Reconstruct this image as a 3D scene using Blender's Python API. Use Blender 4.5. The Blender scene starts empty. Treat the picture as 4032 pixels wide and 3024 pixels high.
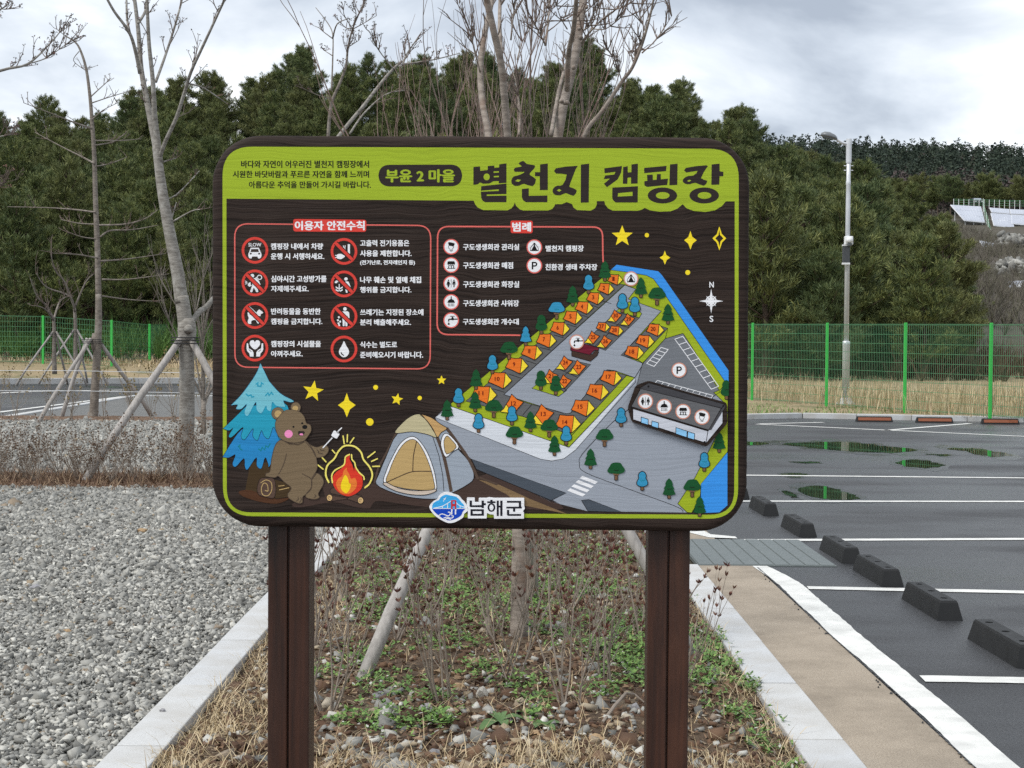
import bpy, bmesh, math, random
import numpy as np
from mathutils import Vector, Matrix, Euler, noise
from mathutils.geometry import tessellate_polygon

R = math.radians
SC = bpy.context.scene
COL = SC.collection
random.seed(7)

# ------------------------------------------------------------------ camera
CAM_H = 1.55
FPX = 6015.0              # focal length in photograph pixels (4032 wide)
HORIZON = 1349.0
PITCH = math.atan((1512 - HORIZON) / FPX)
ROLL = R(0.43)
cam_data = bpy.data.cameras.new('camera')
cam_data.sensor_width = 36.0
cam_data.lens = 36.0 * FPX / 4032.0
cam_data.clip_end = 4000
cam_data.clip_start = 0.05
cam = bpy.data.objects.new('camera', cam_data)
COL.objects.link(cam)
CAM_R = Matrix.Rotation(math.pi / 2 - PITCH, 3, 'X') @ Matrix.Rotation(ROLL, 3, 'Z')
cam.matrix_world = Matrix.Translation((0, 0, CAM_H)) @ CAM_R.to_4x4()
SC.camera = cam
CAM_P = Vector((0, 0, CAM_H))

# ------------------------------------------------------------------ sky and sun (overcast)
SUN_EL, SUN_AZ = R(52), R(236)      # azimuth clockwise from +Y (light comes from behind and left)
world = bpy.data.worlds.new('World')
SC.world = world
world.use_nodes = True
wn = world.node_tree
wn.nodes.clear()
def wnode(t, **kw):
    n = wn.nodes.new(t)
    for k, v in kw.items():
        setattr(n, k, v)
    return n
w_out = wnode('ShaderNodeOutputWorld')
w_bg = wnode('ShaderNodeBackground')
w_sky = wnode('ShaderNodeTexSky', sky_type='NISHITA', sun_disc=False, sun_elevation=SUN_EL, sun_rotation=SUN_AZ)
w_tc = wnode('ShaderNodeTexCoord')
w_sep = wnode('ShaderNodeSeparateXYZ')
w_abs = wnode('ShaderNodeMath', operation='ABSOLUTE')
w_add = wnode('ShaderNodeMath', operation='ADD'); w_add.inputs[1].default_value = 0.22
w_dx = wnode('ShaderNodeMath', operation='DIVIDE')
w_dy = wnode('ShaderNodeMath', operation='DIVIDE')
w_cmb = wnode('ShaderNodeCombineXYZ')
w_cmb.inputs[2].default_value = 7.7
w_n1 = wnode('ShaderNodeTexNoise'); w_n1.inputs['Scale'].default_value = 1.5; w_n1.inputs['Detail'].default_value = 9; w_n1.inputs['Roughness'].default_value = 0.52; w_n1.inputs['Distortion'].default_value = 0.25
w_rp = wnode('ShaderNodeValToRGB')
els = w_rp.color_ramp.elements
els[0].position = 0.37; els[0].color = (0.27, 0.305, 0.36, 1)
els[1].position = 0.63; els[1].color = (0.76, 0.775, 0.79, 1)
e = els.new(0.455); e.color = (0.41, 0.45, 0.505, 1)
e = els.new(0.54); e.color = (0.55, 0.585, 0.625, 1)
w_sm = wnode('ShaderNodeMixRGB', blend_type='MULTIPLY'); w_sm.inputs[0].default_value = 1; w_sm.inputs[2].default_value = (0.10, 0.10, 0.10, 1)
w_mix = wnode('ShaderNodeMixRGB'); w_mix.inputs[0].default_value = 0.94
L = wn.links.new
L(w_tc.outputs['Generated'], w_sep.inputs[0])
L(w_sep.outputs[2], w_abs.inputs[0]); L(w_abs.outputs[0], w_add.inputs[0])
L(w_sep.outputs[0], w_dx.inputs[0]); L(w_add.outputs[0], w_dx.inputs[1])
L(w_sep.outputs[1], w_dy.inputs[0]); L(w_add.outputs[0], w_dy.inputs[1])
L(w_dx.outputs[0], w_cmb.inputs[0]); L(w_dy.outputs[0], w_cmb.inputs[1])
L(w_cmb.outputs[0], w_n1.inputs['Vector']); L(w_n1.outputs['Fac'], w_rp.inputs[0])
L(w_sky.outputs[0], w_sm.inputs[1]); L(w_sm.outputs[0], w_mix.inputs[1]); L(w_rp.outputs[0], w_mix.inputs[2])
L(w_mix.outputs[0], w_bg.inputs[0]); L(w_bg.outputs[0], w_out.inputs[0])
w_bg.inputs[1].default_value = 1.0

sun_d = bpy.data.lights.new('sun', 'SUN')
sun_d.energy = 1.5
sun_d.angle = R(22)
sun_d.color = (1.0, 0.965, 0.91)
sun = bpy.data.objects.new('sun', sun_d)
COL.objects.link(sun)
sdir = Vector((math.sin(SUN_AZ) * math.cos(SUN_EL), math.cos(SUN_AZ) * math.cos(SUN_EL), math.sin(SUN_EL)))
sun.rotation_euler = sdir.to_track_quat('Z', 'Y').to_euler()
sun.location = (0, 0, 30)

SC.view_settings.view_transform = 'Standard'
SC.view_settings.look = 'None'
SC.view_settings.gamma = 1.0
SC.view_settings.exposure = 0.80
SC.view_settings.use_curve_mapping = False
SC.cycles.use_denoising = False
SC.cycles.max_bounces = 6
SC.cycles.diffuse_bounces = 3
SC.cycles.glossy_bounces = 3
SC.cycles.transparent_max_bounces = 8

# ------------------------------------------------------------------ pixel -> world helpers
DS = 4032.0 / 2212.0
def ray(ox, oy):
    return CAM_R @ Vector(((ox - 2016) / FPX, -(oy - 1512) / FPX, -1.0))
def on_z(ox, oy, z=0.0):
    d = ray(ox, oy); t = (z - CAM_H) / d.z
    return CAM_P + d * t
def at_y(ox, oy, Y):
    d = ray(ox, oy); return CAM_P + d * (Y / d.y)
def G(x, y, z=0.0): return on_z(x * DS, y * DS, z)        # pixel of the 2212-wide view, onto the ground
def A(x, y, Y): return at_y(x * DS, y * DS, Y)            # the same pixel at depth Y

# ------------------------------------------------------------------ materials
MATS = {}
def s2l(c):
    return tuple(((v / 255) / 12.92 if v / 255 <= 0.04045 else ((v / 255 + 0.055) / 1.055) ** 2.4) for v in c)
class NT:
    """small helper round a node tree"""
    def __init__(self, name):
        self.m = bpy.data.materials.new(name); self.m.use_nodes = True
        self.t = self.m.node_tree; self.b = self.t.nodes['Principled BSDF']
        self.b.inputs['Roughness'].default_value = 0.75
        MATS[name] = self.m
    def n(self, t, **kw):
        nd = self.t.nodes.new(t)
        for k, v in kw.items():
            if k in nd.inputs: nd.inputs[k].default_value = v
            else: setattr(nd, k, v)
        return nd
    def l(self, a, b): self.t.links.new(a, b)
    def coord(self, scale=(1, 1, 1), kind='Object'):
        tc = self.n('ShaderNodeTexCoord'); mp = self.n('ShaderNodeMapping')
        mp.inputs['Scale'].default_value = scale
        self.l(tc.outputs[kind], mp.inputs['Vector']); return mp.outputs[0]
    def noise(self, vec, scale=5, detail=4, rough=0.55, dist=0):
        nd = self.n('ShaderNodeTexNoise'); nd.inputs['Scale'].default_value = scale
        nd.inputs['Detail'].default_value = detail; nd.inputs['Roughness'].default_value = rough
        nd.inputs['Distortion'].default_value = dist
        if vec: self.l(vec, nd.inputs['Vector'])
        return nd.outputs['Fac']
    def ramp(self, fac, stops):
        nd = self.n('ShaderNodeValToRGB'); el = nd.color_ramp.elements
        while len(el) < len(stops): el.new(0.5)
        for e, (p, c) in zip(el, stops):
            e.position = p; e.color = (c[0], c[1], c[2], 1) if not isinstance(c, (int, float)) else (c, c, c, 1)
        self.l(fac, nd.inputs[0]); return nd.outputs[0]
    def mix(self, a, b, fac, mode='MIX'):
        nd = self.n('ShaderNodeMixRGB', blend_type=mode)
        for i, v in ((0, fac), (1, a), (2, b)):
            if isinstance(v, (int, float)): nd.inputs[i].default_value = v
            elif isinstance(v, tuple): nd.inputs[i].default_value = (v[0], v[1], v[2], 1)
            else: self.l(v, nd.inputs[i])
        return nd.outputs[0]
    def math(self, op, a, b):
        nd = self.n('ShaderNodeMath', operation=op)
        for i, v in ((0, a), (1, b)):
            if isinstance(v, (int, float)): nd.inputs[i].default_value = v
            else: self.l(v, nd.inputs[i])
        return nd.outputs[0]
    def bump(self, h, strength=0.3, dist=0.01):
        nd = self.n('ShaderNodeBump'); nd.inputs['Strength'].default_value = strength; nd.inputs['Distance'].default_value = dist
        self.l(h, nd.inputs['Height']); self.l(nd.outputs[0], self.b.inputs['Normal'])
    def attr(self, name='tint'):
        return self.n('ShaderNodeAttribute', attribute_name=name).outputs['Fac']
    def orand(self):
        return self.n('ShaderNodeObjectInfo').outputs['Random']
    def color(self, c):
        if isinstance(c, tuple): self.b.inputs['Base Color'].default_value = (c[0], c[1], c[2], 1)
        else: self.l(c, self.b.inputs['Base Color'])
    def rough(self, r):
        if isinstance(r, (int, float)): self.b.inputs['Roughness'].default_value = r
        else: self.l(r, self.b.inputs['Roughness'])

def plain(name, c, rough=0.7, metal=0.0, var=0.25, scale=6.0, bump=0.0):
    m = NT(name); f = m.noise(m.coord(), scale, 5, 0.6)
    m.color(m.mix(tuple(v * (1 - var) for v in c), tuple(min(1, v * (1 + var)) for v in c), f))
    m.rough(rough); m.b.inputs['Metallic'].default_value = metal
    if bump: m.bump(m.noise(m.coord(), scale * 6, 4), bump, 0.004)
    return m.m

# ------------------------------------------------------------------ mesh collector
class MB:
    def __init__(self):
        self.v = []; self.f = []; self.mi = []; self.mats = []; self.tint = []; self.cur = 0; self.tv = 0.5
    def mat(self, name):
        if name not in self.mats: self.mats.append(name)
        self.cur = self.mats.index(name); return self
    def face(self, idx):
        self.f.append(tuple(idx)); self.mi.append(self.cur); self.tint.append(self.tv)
    def poly(self, pts):
        b = len(self.v); self.v.extend([tuple(p) for p in pts]); self.face(range(b, b + len(pts)))
    def box(self, lo, hi, bev=0.0):
        x0, y0, z0 = lo; x1, y1, z1 = hi
        b = len(self.v)
        self.v += [(x0,y0,z0),(x1,y0,z0),(x1,y1,z0),(x0,y1,z0),(x0,y0,z1),(x1,y0,z1),(x1,y1,z1),(x0,y1,z1)]
        for q in ((0,3,2,1),(4,5,6,7),(0,1,5,4),(1,2,6,5),(2,3,7,6),(3,0,4,7)): self.face([b + i for i in q])
    def hexa(self, p8):
        b = len(self.v); self.v += [tuple(p) for p in p8]
        for q in ((0,3,2,1),(4,5,6,7),(0,1,5,4),(1,2,6,5),(2,3,7,6),(3,0,4,7)): self.face([b + i for i in q])
    def prism(self, ring0, ring1, cap=True):
        n = len(ring0); b = len(self.v)
        self.v += [tuple(p) for p in ring0] + [tuple(p) for p in ring1]
        for i in range(n):
            j = (i + 1) % n; self.face((b + i, b + j, b + n + j, b + n + i))
        if cap:
            self.face([b + i for i in reversed(range(n))]); self.face([b + n + i for i in range(n)])
    def tube(self, pts, rad, seg=8, cap=True):
        pts = [Vector(p) for p in pts]
        if isinstance(rad, (int, float)): rad = [rad] * len(pts)
        rings = []; up = None
        for i, p in enumerate(pts):
            d = (pts[min(i + 1, len(pts) - 1)] - pts[max(i - 1, 0)])
            if d.length < 1e-9: d = Vector((0, 0, 1))
            d.normalize()
            if up is None:
                up = Vector((1, 0, 0)) if abs(d.x) < 0.9 else Vector((0, 1, 0))
            s = d.cross(up)
            if s.length < 1e-6: s = d.orthogonal()
            s.normalize(); t = s.cross(d).normalized(); up = t
            b = len(self.v)
            for k in range(seg):
                a = 2 * math.pi * k / seg
                self.v.append(tuple(p + (s * math.cos(a) + t * math.sin(a)) * rad[i]))
            rings.append(b)
        for a, b in zip(rings, rings[1:]):
            for k in range(seg):
                j = (k + 1) % seg; self.face((a + k, a + j, b + j, b + k))
        if cap:
            self.face([rings[0] + k for k in reversed(range(seg))]); self.face([rings[-1] + k for k in range(seg)])
    def lathe(self, c, prof, seg=16):
        """prof: (radius, z) pairs round the vertical through c"""
        rings = []
        for r, z in prof:
            b = len(self.v); rings.append(b)
            for k in range(seg):
                a = 2 * math.pi * k / seg
                self.v.append((c[0] + r * math.cos(a), c[1] + r * math.sin(a), c[2] + z))
        for a, b in zip(rings, rings[1:]):
            for k in range(seg):
                j = (k + 1) % seg; self.face((a + k, a + j, b + j, b + k))
        self.face([rings[0] + k for k in reversed(range(seg))]); self.face([rings[-1] + k for k in range(seg)])
    def mesh(self, name, smooth=False):
        me = bpy.data.meshes.new(name); me.from_pydata(self.v, [], self.f)
        for n in self.mats: me.materials.append(MATS[n])
        me.polygons.foreach_set('material_index', self.mi)
        at = me.attributes.new('tint', 'FLOAT', 'FACE'); at.data.foreach_set('value', self.tint)
        if smooth: me.polygons.foreach_set('use_smooth', [True] * len(me.polygons))
        me.update(); return me
    def build(self, name, parent=None, smooth=False, bevel=0.0, loc=None):
        o = bpy.data.objects.new(name, self.mesh(name, smooth)); COL.objects.link(o)
        if parent: o.parent = parent
        if loc is not None: o.location = loc
        if bevel:
            md = o.modifiers.new('bevel', 'BEVEL'); md.width = bevel; md.segments = 2; md.limit_method = 'ANGLE'
        return o

def tag(o, label=None, cat=None, group=None, kind=None):
    if label: o['label'] = label
    if cat: o['category'] = cat
    if group: o['group'] = group
    if kind: o['kind'] = kind
    return o
def empty(name, loc=(0, 0, 0), rz=0.0):
    o = bpy.data.objects.new(name, None); COL.objects.link(o)
    o.location = loc; o.rotation_euler = (0, 0, rz); o.empty_display_size = 0.1
    return o
def copy_tree(o, parent=None):
    c = o.copy(); COL.objects.link(c); c.parent = parent
    for ch in o.children: copy_tree(ch, c)
    return c
def np_mesh(name, V, F, mat, tint=None, smooth=False):
    """V (n,3) floats, F (m,k) ints: fast mesh for large masses"""
    me = bpy.data.meshes.new(name); k = F.shape[1]
    me.vertices.add(len(V)); me.vertices.foreach_set('co', V.astype(np.float32).ravel())
    me.loops.add(F.size); me.loops.foreach_set('vertex_index', F.astype(np.int32).ravel())
    me.polygons.add(len(F)); me.polygons.foreach_set('loop_start', np.arange(0, F.size, k, dtype=np.int32))
    if tint is not None:
        at = me.attributes.new('tint', 'FLOAT', 'FACE'); at.data.foreach_set('value', tint.astype(np.float32))
    me.materials.append(MATS[mat]); me.update(calc_edges=True); me.validate()
    if smooth: me.polygons.foreach_set('use_smooth', np.ones(len(F), bool))
    return me
def link(name, me, parent=None):
    o = bpy.data.objects.new(name, me); COL.objects.link(o)
    if parent: o.parent = parent
    return o

def cr(pts, closed=True, n=5):
    """Catmull-Rom through the points"""
    out = []; N = len(pts)
    for i in range(N if closed else N - 1):
        p = [pts[(i + k) % N] if closed else pts[min(max(i + k, 0), N - 1)] for k in (-1, 0, 1, 2)]
        for s in range(n):
            t = s / n
            out.append(tuple(0.5 * (2*p[1][a] + (p[2][a]-p[0][a])*t + (2*p[0][a]-5*p[1][a]+4*p[2][a]-p[3][a])*t*t + (3*p[1][a]-p[0][a]-3*p[2][a]+p[3][a])*t**3) for a in (0, 1)))
    if not closed: out.append(tuple(pts[-1]))
    return out

# ================================================================== THE SIGN
SIGN_Y = 4.27
SIGN_A = R(-1.3)
_c = at_y(1891, 1312, SIGN_Y)
sign = empty('information_sign', (_c.x, _c.y, 0.0), SIGN_A)
tag(sign, 'large dark wood campground information board on two posts in the planting bed', 'information sign')
S_M = Matrix.Translation((_c.x, _c.y, 0)) @ Matrix.Rotation(SIGN_A, 4, 'Z')
S_I = S_M.inverted()
_n = (S_M.to_3x3() @ Vector((0, 1, 0)))
_p0 = Vector((_c.x, _c.y, 0))
def sp(ox, oy):
    """photograph pixel -> (s, z) on the front face of the board"""
    d = ray(ox, oy); t = (_p0 - CAM_P).dot(_n) / d.dot(_n)
    q = S_I @ (CAM_P + d * t); return (q.x, q.z)
SZ = sp(2016, 1500)[0] - sp(2015, 1500)[0]        # metres per photograph pixel
STEP = 0.0001

def crop(x0, y0, k): return lambda x, y: (x0 + x * k, y0 + y * k, k)
C1 = crop(820, 500, .48825); C2 = crop(1800, 500, .5425); C3 = crop(880, 830, .3918); C4 = crop(1690, 830, .34358)
C5 = crop(1700, 1000, .65104); C6 = crop(820, 1400, .51085); C7 = crop(1690, 1900, .19439)
C8 = crop(880, 1400, .3737); C9 = crop(1280, 1600, .30289); C10 = crop(2100, 1040, .27726)

# ---- print and wood materials
def grain_height(m, sc=1.0):
    v = m.coord((2.2 * sc, 2.2 * sc, 2.2 * sc))
    big = m.noise(v, 1.1, 3, 0.5, 0.6)
    tc = m.n('ShaderNodeTexCoord'); sep = m.n('ShaderNodeSeparateXYZ'); m.l(tc.outputs['Object'], sep.inputs[0])
    # warped height: long fibres that swirl now and then
    zz = m.math('ADD', sep.outputs[2], m.math('MULTIPLY', big, 0.075))
    cb = m.n('ShaderNodeCombineXYZ'); m.l(m.math('MULTIPLY', sep.outputs[0], 1.6), cb.inputs[0]); m.l(m.math('MULTIPLY', zz, 75.0), cb.inputs[2])
    g1 = m.noise(cb.outputs[0], 1.6, 5, 0.62)
    cb2 = m.n('ShaderNodeCombineXYZ'); m.l(m.math('MULTIPLY', sep.outputs[0], 6.0), cb2.inputs[0]); m.l(m.math('MULTIPLY', zz, 260.0), cb2.inputs[2])
    g2 = m.noise(cb2.outputs[0], 1.0, 3, 0.6)
    return g1, g2, big
def make_board_mat():
    m = NT('charred_board'); g1, g2, big = grain_height(m)
    g = m.ramp(g1, [(0.36, 0.0), (0.5, 0.55), (0.66, 1.0)])
    c = m.mix((0.014, 0.0092, 0.0076), (0.042, 0.028, 0.0225), g)
    c = m.mix(c, (0.068, 0.048, 0.038), m.math('MULTIPLY', m.ramp(g2, [(0.5, 0), (0.75, 1)]), 0.35))
    c = m.mix(c, (0.058, 0.041, 0.034), m.math('MULTIPLY', m.ramp(big, [(0.55, 0), (0.72, 1)]), 0.5))
    m.color(c); m.rough(0.6); m.b.inputs['Specular IOR Level'].default_value = 0.14
    m.bump(m.math('ADD', g1, m.math('MULTIPLY', g2, 0.35)), 0.55, 0.006)
make_board_mat()
def make_post_mat():
    m = NT('stained_timber')
    v = m.coord((30, 30, 1.2)); g = m.noise(v, 1.5, 6, 0.65, 0.5)
    w = m.noise(m.coord((3, 3, 1)), 2.0, 4)
    c = m.mix((0.012, 0.0042, 0.0024), (0.064, 0.021, 0.0095), m.ramp(g, [(0.3, 0), (0.72, 1)]))
    c = m.mix(c, (0.125, 0.044, 0.019), m.math('MULTIPLY', m.ramp(w, [(0.55, 0), (0.8, 1)]), 0.6))
    m.color(c); m.rough(m.ramp(w, [(0.3, 0.38), (0.7, 0.6)])); m.bump(g, 0.35, 0.003)
make_post_mat()
PAL = dict(green=(164,186,48), dark=(50,42,40), black=(28,27,27), white=(246,247,250), red=(226,72,62), pale_red=(232,112,104),
    yellow=(255,228,48), road=(158,165,176), road2=(120,124,130), pad=(104,105,106), land=(163,182,40), water=(62,152,238),
    pave=(222,227,234), orange=(240,122,42), sun=(255,226,62), tgreen=(26,84,46), tblue=(56,150,192), trunk=(122,92,68),
    roof=(104,105,108), ridge=(72,72,76), glass=(146,206,248), brown=(126,108,84), dbrown=(86,72,60), cream=(222,186,130),
    pink=(250,150,200), log=(92,72,62), logd=(66,52,44), soil=(74,58,52), soil2=(132,108,78), bark=(72,56,36), mulch=(84,54,36),
    t1=(122,198,214), t2=(42,160,190), t3=(44,140,202), t4=(24,132,150), tent=(160,170,182), cap=(200,190,152), capo=(206,166,110),
    sand=(196,166,112), pole=(88,72,62), lip=(216,200,184), glow=(250,236,120), fire=(226,62,44), fire2=(240,128,56), fire3=(255,222,40),
    slab=(78,86,96), navy=(34,34,44), sky=(66,176,240), sea=(24,72,190), bred=(196,52,62), maroon=(116,30,50), hut=(72,54,46), gable=(206,210,220),
    ring=(214,150,130), tnum=(120,28,20), numline=(30,26,26))
def make_print(n, c):
    m = NT('print_' + n); g1, g2, big = grain_height(m)
    l = s2l(c)
    m.color(m.mix(tuple(v * 0.86 for v in l), l, m.ramp(g1, [(0.33, 0), (0.5, 1)])))
    m.rough(0.5); m.b.inputs['Specular IOR Level'].default_value = 0.15; m.bump(m.math('ADD', g1, m.math('MULTIPLY', g2, 0.3)), 0.22, 0.005)
for _k, _v in PAL.items(): make_print(_k, _v)

def ell(cx, cy, rx, ry=None, n=28, a0=0):
    ry = rx if ry is None else ry
    return [(cx + rx * math.cos(a0 + 2*math.pi*i/n), cy + ry * math.sin(a0 + 2*math.pi*i/n)) for i in range(n)]
def rrect(pts, r, n=6, only=None):
    out = []; N = len(pts)
    for i in range(N):
        p = Vector(pts[i]); a = (Vector(pts[i-1]) - p).normalized(); b = (Vector(pts[(i+1) % N]) - p).normalized()
        rr = r if only is None else only[i]
        if rr <= 0: out.append(tuple(p)); continue
        for k in range(n + 1):
            t = k / n; q = p + a*rr*(1-t)**2 + b*rr*t**2 + (a*rr + b*rr) * 0.18 * 2*t*(1-t) * 0
            out.append(tuple(q))
    return out

class Art:
    """flat print on the board: polygons, strokes and lettering in crop pixels"""
    def __init__(self, C, base=1): self.m = MB(); self.C = C; self.base = base
    def P(self, x, y, L):
        ox, oy, k = self.C(x, y); s, z = sp(ox, oy); return (s, -(self.base + L) * STEP - self.lift, z)
    lift = 0.0
    def fill(self, pts, mat, L=0, holes=(), line=0, lmat='numline'):
        self.m.mat('print_' + mat)
        loops = [list(pts)] + [list(h) for h in holes]
        tris = tessellate_polygon([[Vector((x, y, 0)) for x, y in lp] for lp in loops])
        flat = [q for lp in loops for q in lp]; b = len(self.m.v)
        self.m.v += [self.P(x, y, L) for x, y in flat]
        for t in tris:
            (x0, y0), (x1, y1), (x2, y2) = (flat[i] for i in t)
            cr_ = (x1-x0)*(y2-y0) - (x2-x0)*(y1-y0)
            self.m.face([b + i for i in (t if cr_ < 0 else (t[0], t[2], t[1]))])
        if line: self.stroke(list(pts), line, lmat, L + 1, True)
        return self
    def stroke(self, pts, w, mat, L=0, closed=False, round_=True):
        pts = [p for i, p in enumerate(pts) if i == 0 or (abs(p[0]-pts[i-1][0]) + abs(p[1]-pts[i-1][1])) > 1e-6]
        if closed and abs(pts[0][0]-pts[-1][0]) + abs(pts[0][1]-pts[-1][1]) < 1e-6: pts = pts[:-1]
        N = len(pts); l, r = [], []; h = w / 2
        for i in range(N):
            a = Vector(pts[i-1] if (closed or i) else pts[0]); p = Vector(pts[i]); c = Vector(pts[(i+1) % N] if (closed or i < N-1) else pts[-1])
            d1 = (p - a); d2 = (c - p)
            if d1.length < 1e-9: d1 = d2
            if d2.length < 1e-9: d2 = d1
            d1.normalize(); d2.normalize()
            t = d1 + d2
            if t.length < 0.2: t = d1.copy()
            t.normalize(); nn = Vector((-t.y, t.x)); k = min(1.6, 1 / max(0.3, nn.dot(Vector((-d1.y, d1.x)))))
            l.append(p + nn*h*k); r.append(p - nn*h*k)
        self.m.mat('print_' + mat); b = len(self.m.v)
        for q in l + r: self.m.v.append(self.P(q.x, q.y, L))
        for i in range(N if closed else N - 1):
            j = (i + 1) % N; self.m.face((b + i, b + j, b + N + j, b + N + i))
        if not closed and round_:
            for e, o_ in ((0, 1), (N - 1, N - 2)):
                p = Vector(pts[e]); d = (p - Vector(pts[o_])).normalized(); a0 = math.atan2(d.y, d.x) - math.pi/2
                ids = []
                for k in range(7):
                    a = a0 + math.pi * k / 6; ids.append(len(self.m.v)); self.m.v.append(self.P(p.x + h*math.cos(a), p.y + h*math.sin(a), L))
                self.m.face(ids[::-1])
        return self
    def text(self, body, x0, y0, x1, y1, mat, L=0, bold=0.02):
        V, F = text_mesh(body, 0.0)
        xs = [v[0] for v in V]; ys = [v[1] for v in V]; a0, a1, b0, b1 = min(xs), max(xs), min(ys), max(ys)
        self.m.mat('print_' + mat); b = len(self.m.v)
        k = bold * (y1 - y0)
        for j, (du, dv) in enumerate(((0, 0), (-k, 0), (k, 0), (0, -k * .6), (0, k * .6))):      # heavier strokes: five strikes
            b = len(self.m.v)
            for v in V:
                self.m.v.append(self.P(x0 + k + (v[0]-a0)/(a1-a0)*(x1-x0-2*k) + du, y1 - k*.6 - (v[1]-b0)/(b1-b0)*(y1-y0-1.2*k) + dv, L + j * .1))
            for f in F: self.m.face([b + i for i in f])
        return self
    def slab(self, pts, mat, depth):
        """a cut-out panel standing proud of the board"""
        self.m.mat(mat if mat in MATS else 'print_' + mat)
        front = [Vector(self.P(x, y, 0)) for x, y in pts]; n = len(front); b = len(self.m.v)
        self.m.v += [(p.x, p.y, p.z) for p in front] + [(p.x, p.y - depth, p.z) for p in front]
        for i in range(n):
            j = (i + 1) % n; self.m.face((b + i, b + j, b + n + j, b + n + i))
        for t in tessellate_polygon([[Vector((x, y, 0)) for x, y in pts]]): self.m.face([b + n + i for i in t])
        return self
    def done(self, name, parent=None, label=None):
        o = self.m.build(name, parent or sign)
        if label: o['label'] = label
        return o

_tm = {}
def text_mesh(body, bold):
    if (body, bold) in _tm: return _tm[(body, bold)]
    cu = bpy.data.curves.new('lettering', 'FONT'); cu.body = body; cu.size = 1; cu.offset = 0.0; cu.resolution_u = 3; cu.fill_mode = 'FRONT'
    ob = bpy.data.objects.new('lettering', cu); me = ob.to_mesh()
    V = [(v.co.x, v.co.y) for v in me.vertices]
    F = []
    for p in me.polygons:
        ix = list(p.vertices); a = 0.0
        for i in range(len(ix)):
            q, w = V[ix[i]], V[ix[(i+1) % len(ix)]]; a += q[0]*w[1] - w[0]*q[1]
        F.append(tuple(ix if a > 0 else ix[::-1]))
    ob.to_mesh_clear(); bpy.data.objects.remove(ob); bpy.data.curves.remove(cu)
    _tm[(body, bold)] = (V, F); return V, F

# ---- board: thick rounded slab with softened edge
def build_board():
    corners = [(833, 530), (2955, 540), (2941, 2096), (832, 2073)]
    cs = [sp(*c) for c in corners]
    cx = sum(c[0] for c in cs) / 4; cz = sum(c[1] for c in cs) / 4
    rr = 0.135
    ring = []
    N = 4
    for i in range(N):
        p = Vector(cs[i]); a = (Vector(cs[i-1]) - p).normalized(); b = (Vector(cs[(i+1) % N]) - p).normalized()
        ctr = p + (a + b) * rr
        a0 = math.atan2((p + a*rr - ctr).y, (p + a*rr - ctr).x); a1 = math.atan2((p + b*rr - ctr).y, (p + b*rr - ctr).x)
        while a1 > a0: a1 -= 2*math.pi
        for k in range(13): 
            t = a0 + (a1 - a0) * k / 12; ring.append((ctr.x + rr*math.cos(t), ctr.y + rr*math.sin(t)))
    mb = MB().mat('charred_board')
    def sh(d, y):      # inset ring
        out = []; n = len(ring)
        for i in range(n):
            t = (Vector(ring[(i+1) % n]) - Vector(ring[i-1])).normalized(); nn = Vector((t.y, -t.x))
            c = Vector((cx, cz)) - Vector(ring[i])
            if nn.dot(c) < 0: nn = -nn
            # fine tool-mark unevenness along the rim
            w = 0.0012 * (noise.noise(Vector((ring[i][0]*9, y*40, ring[i][1]*60))))
            q = Vector(ring[i]) + nn * (d + w); out.append((q.x, y, q.y))
        return out
    # denser ring: split long edges
    dense = []
    for i in range(len(ring)):
        a = Vector(ring[i]); b = Vector(ring[(i+1) % len(ring)]); k = max(1, int((b-a).length / 0.012))
        for j in range(k): dense.append(tuple(a + (b-a)*j/k))
    ring[:] = dense
    prof = [(0.030, 0.0), (0.016, 0.0006), (0.006, 0.004), (0.001, 0.010), (0.0, 0.020), (0.002, 0.044), (0.006, 0.048)]
    rings = [sh(d, y) for d, y in prof]
    b0 = []
    for r_ in rings: b0.append(len(mb.v)); mb.v += r_
    n = len(ring)
    for a, b in zip(b0, b0[1:]):
        for i in range(n):
            j = (i+1) % n; mb.face((a+i, b+i, b+j, a+j))
    mb.face([b0[0]+i for i in range(n)]); mb.face([b0[-1]+i for i in reversed(range(n))])
    o = mb.build('board', sign, smooth=False)
    me = o.data
    me.polygons.foreach_set('use_smooth', [len(p.vertices) == 4 for p in me.polygons])
    return o
board = build_board()
# ---- posts: each a pair of timbers with a narrow groove between
def build_post(x0, x1, ytop):
    f_ = 1 + 0.0495 / SIGN_Y; s0 = sp(2016 + (x0 - 2016) * f_, 2300)[0]; s1 = sp(2016 + (x1 - 2016) * f_, 2300)[0]; mid = s0 + (s1 - s0) * 0.49
    zt = sp(x0, ytop)[1] + 0.75
    for a, b, dy in ((s0, mid - 0.0025, 0.0), (mid + 0.0025, s1, 0.0015)):
        mb = MB().mat('stained_timber'); mb.box((a, 0.0495 + dy, -0.3), (b, 0.0495 + 0.105 + dy, zt))
        mb.build('post_timber', sign, bevel=0.004)
    mb = MB().mat('stained_timber'); mb.box((mid - 0.004, 0.062, -0.3), (mid + 0.004, 0.14, zt - 0.01)); mb.build('post_spline', sign)
build_post(1053, 1216, 2080)
build_post(2549, 2714, 2095)

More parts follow.
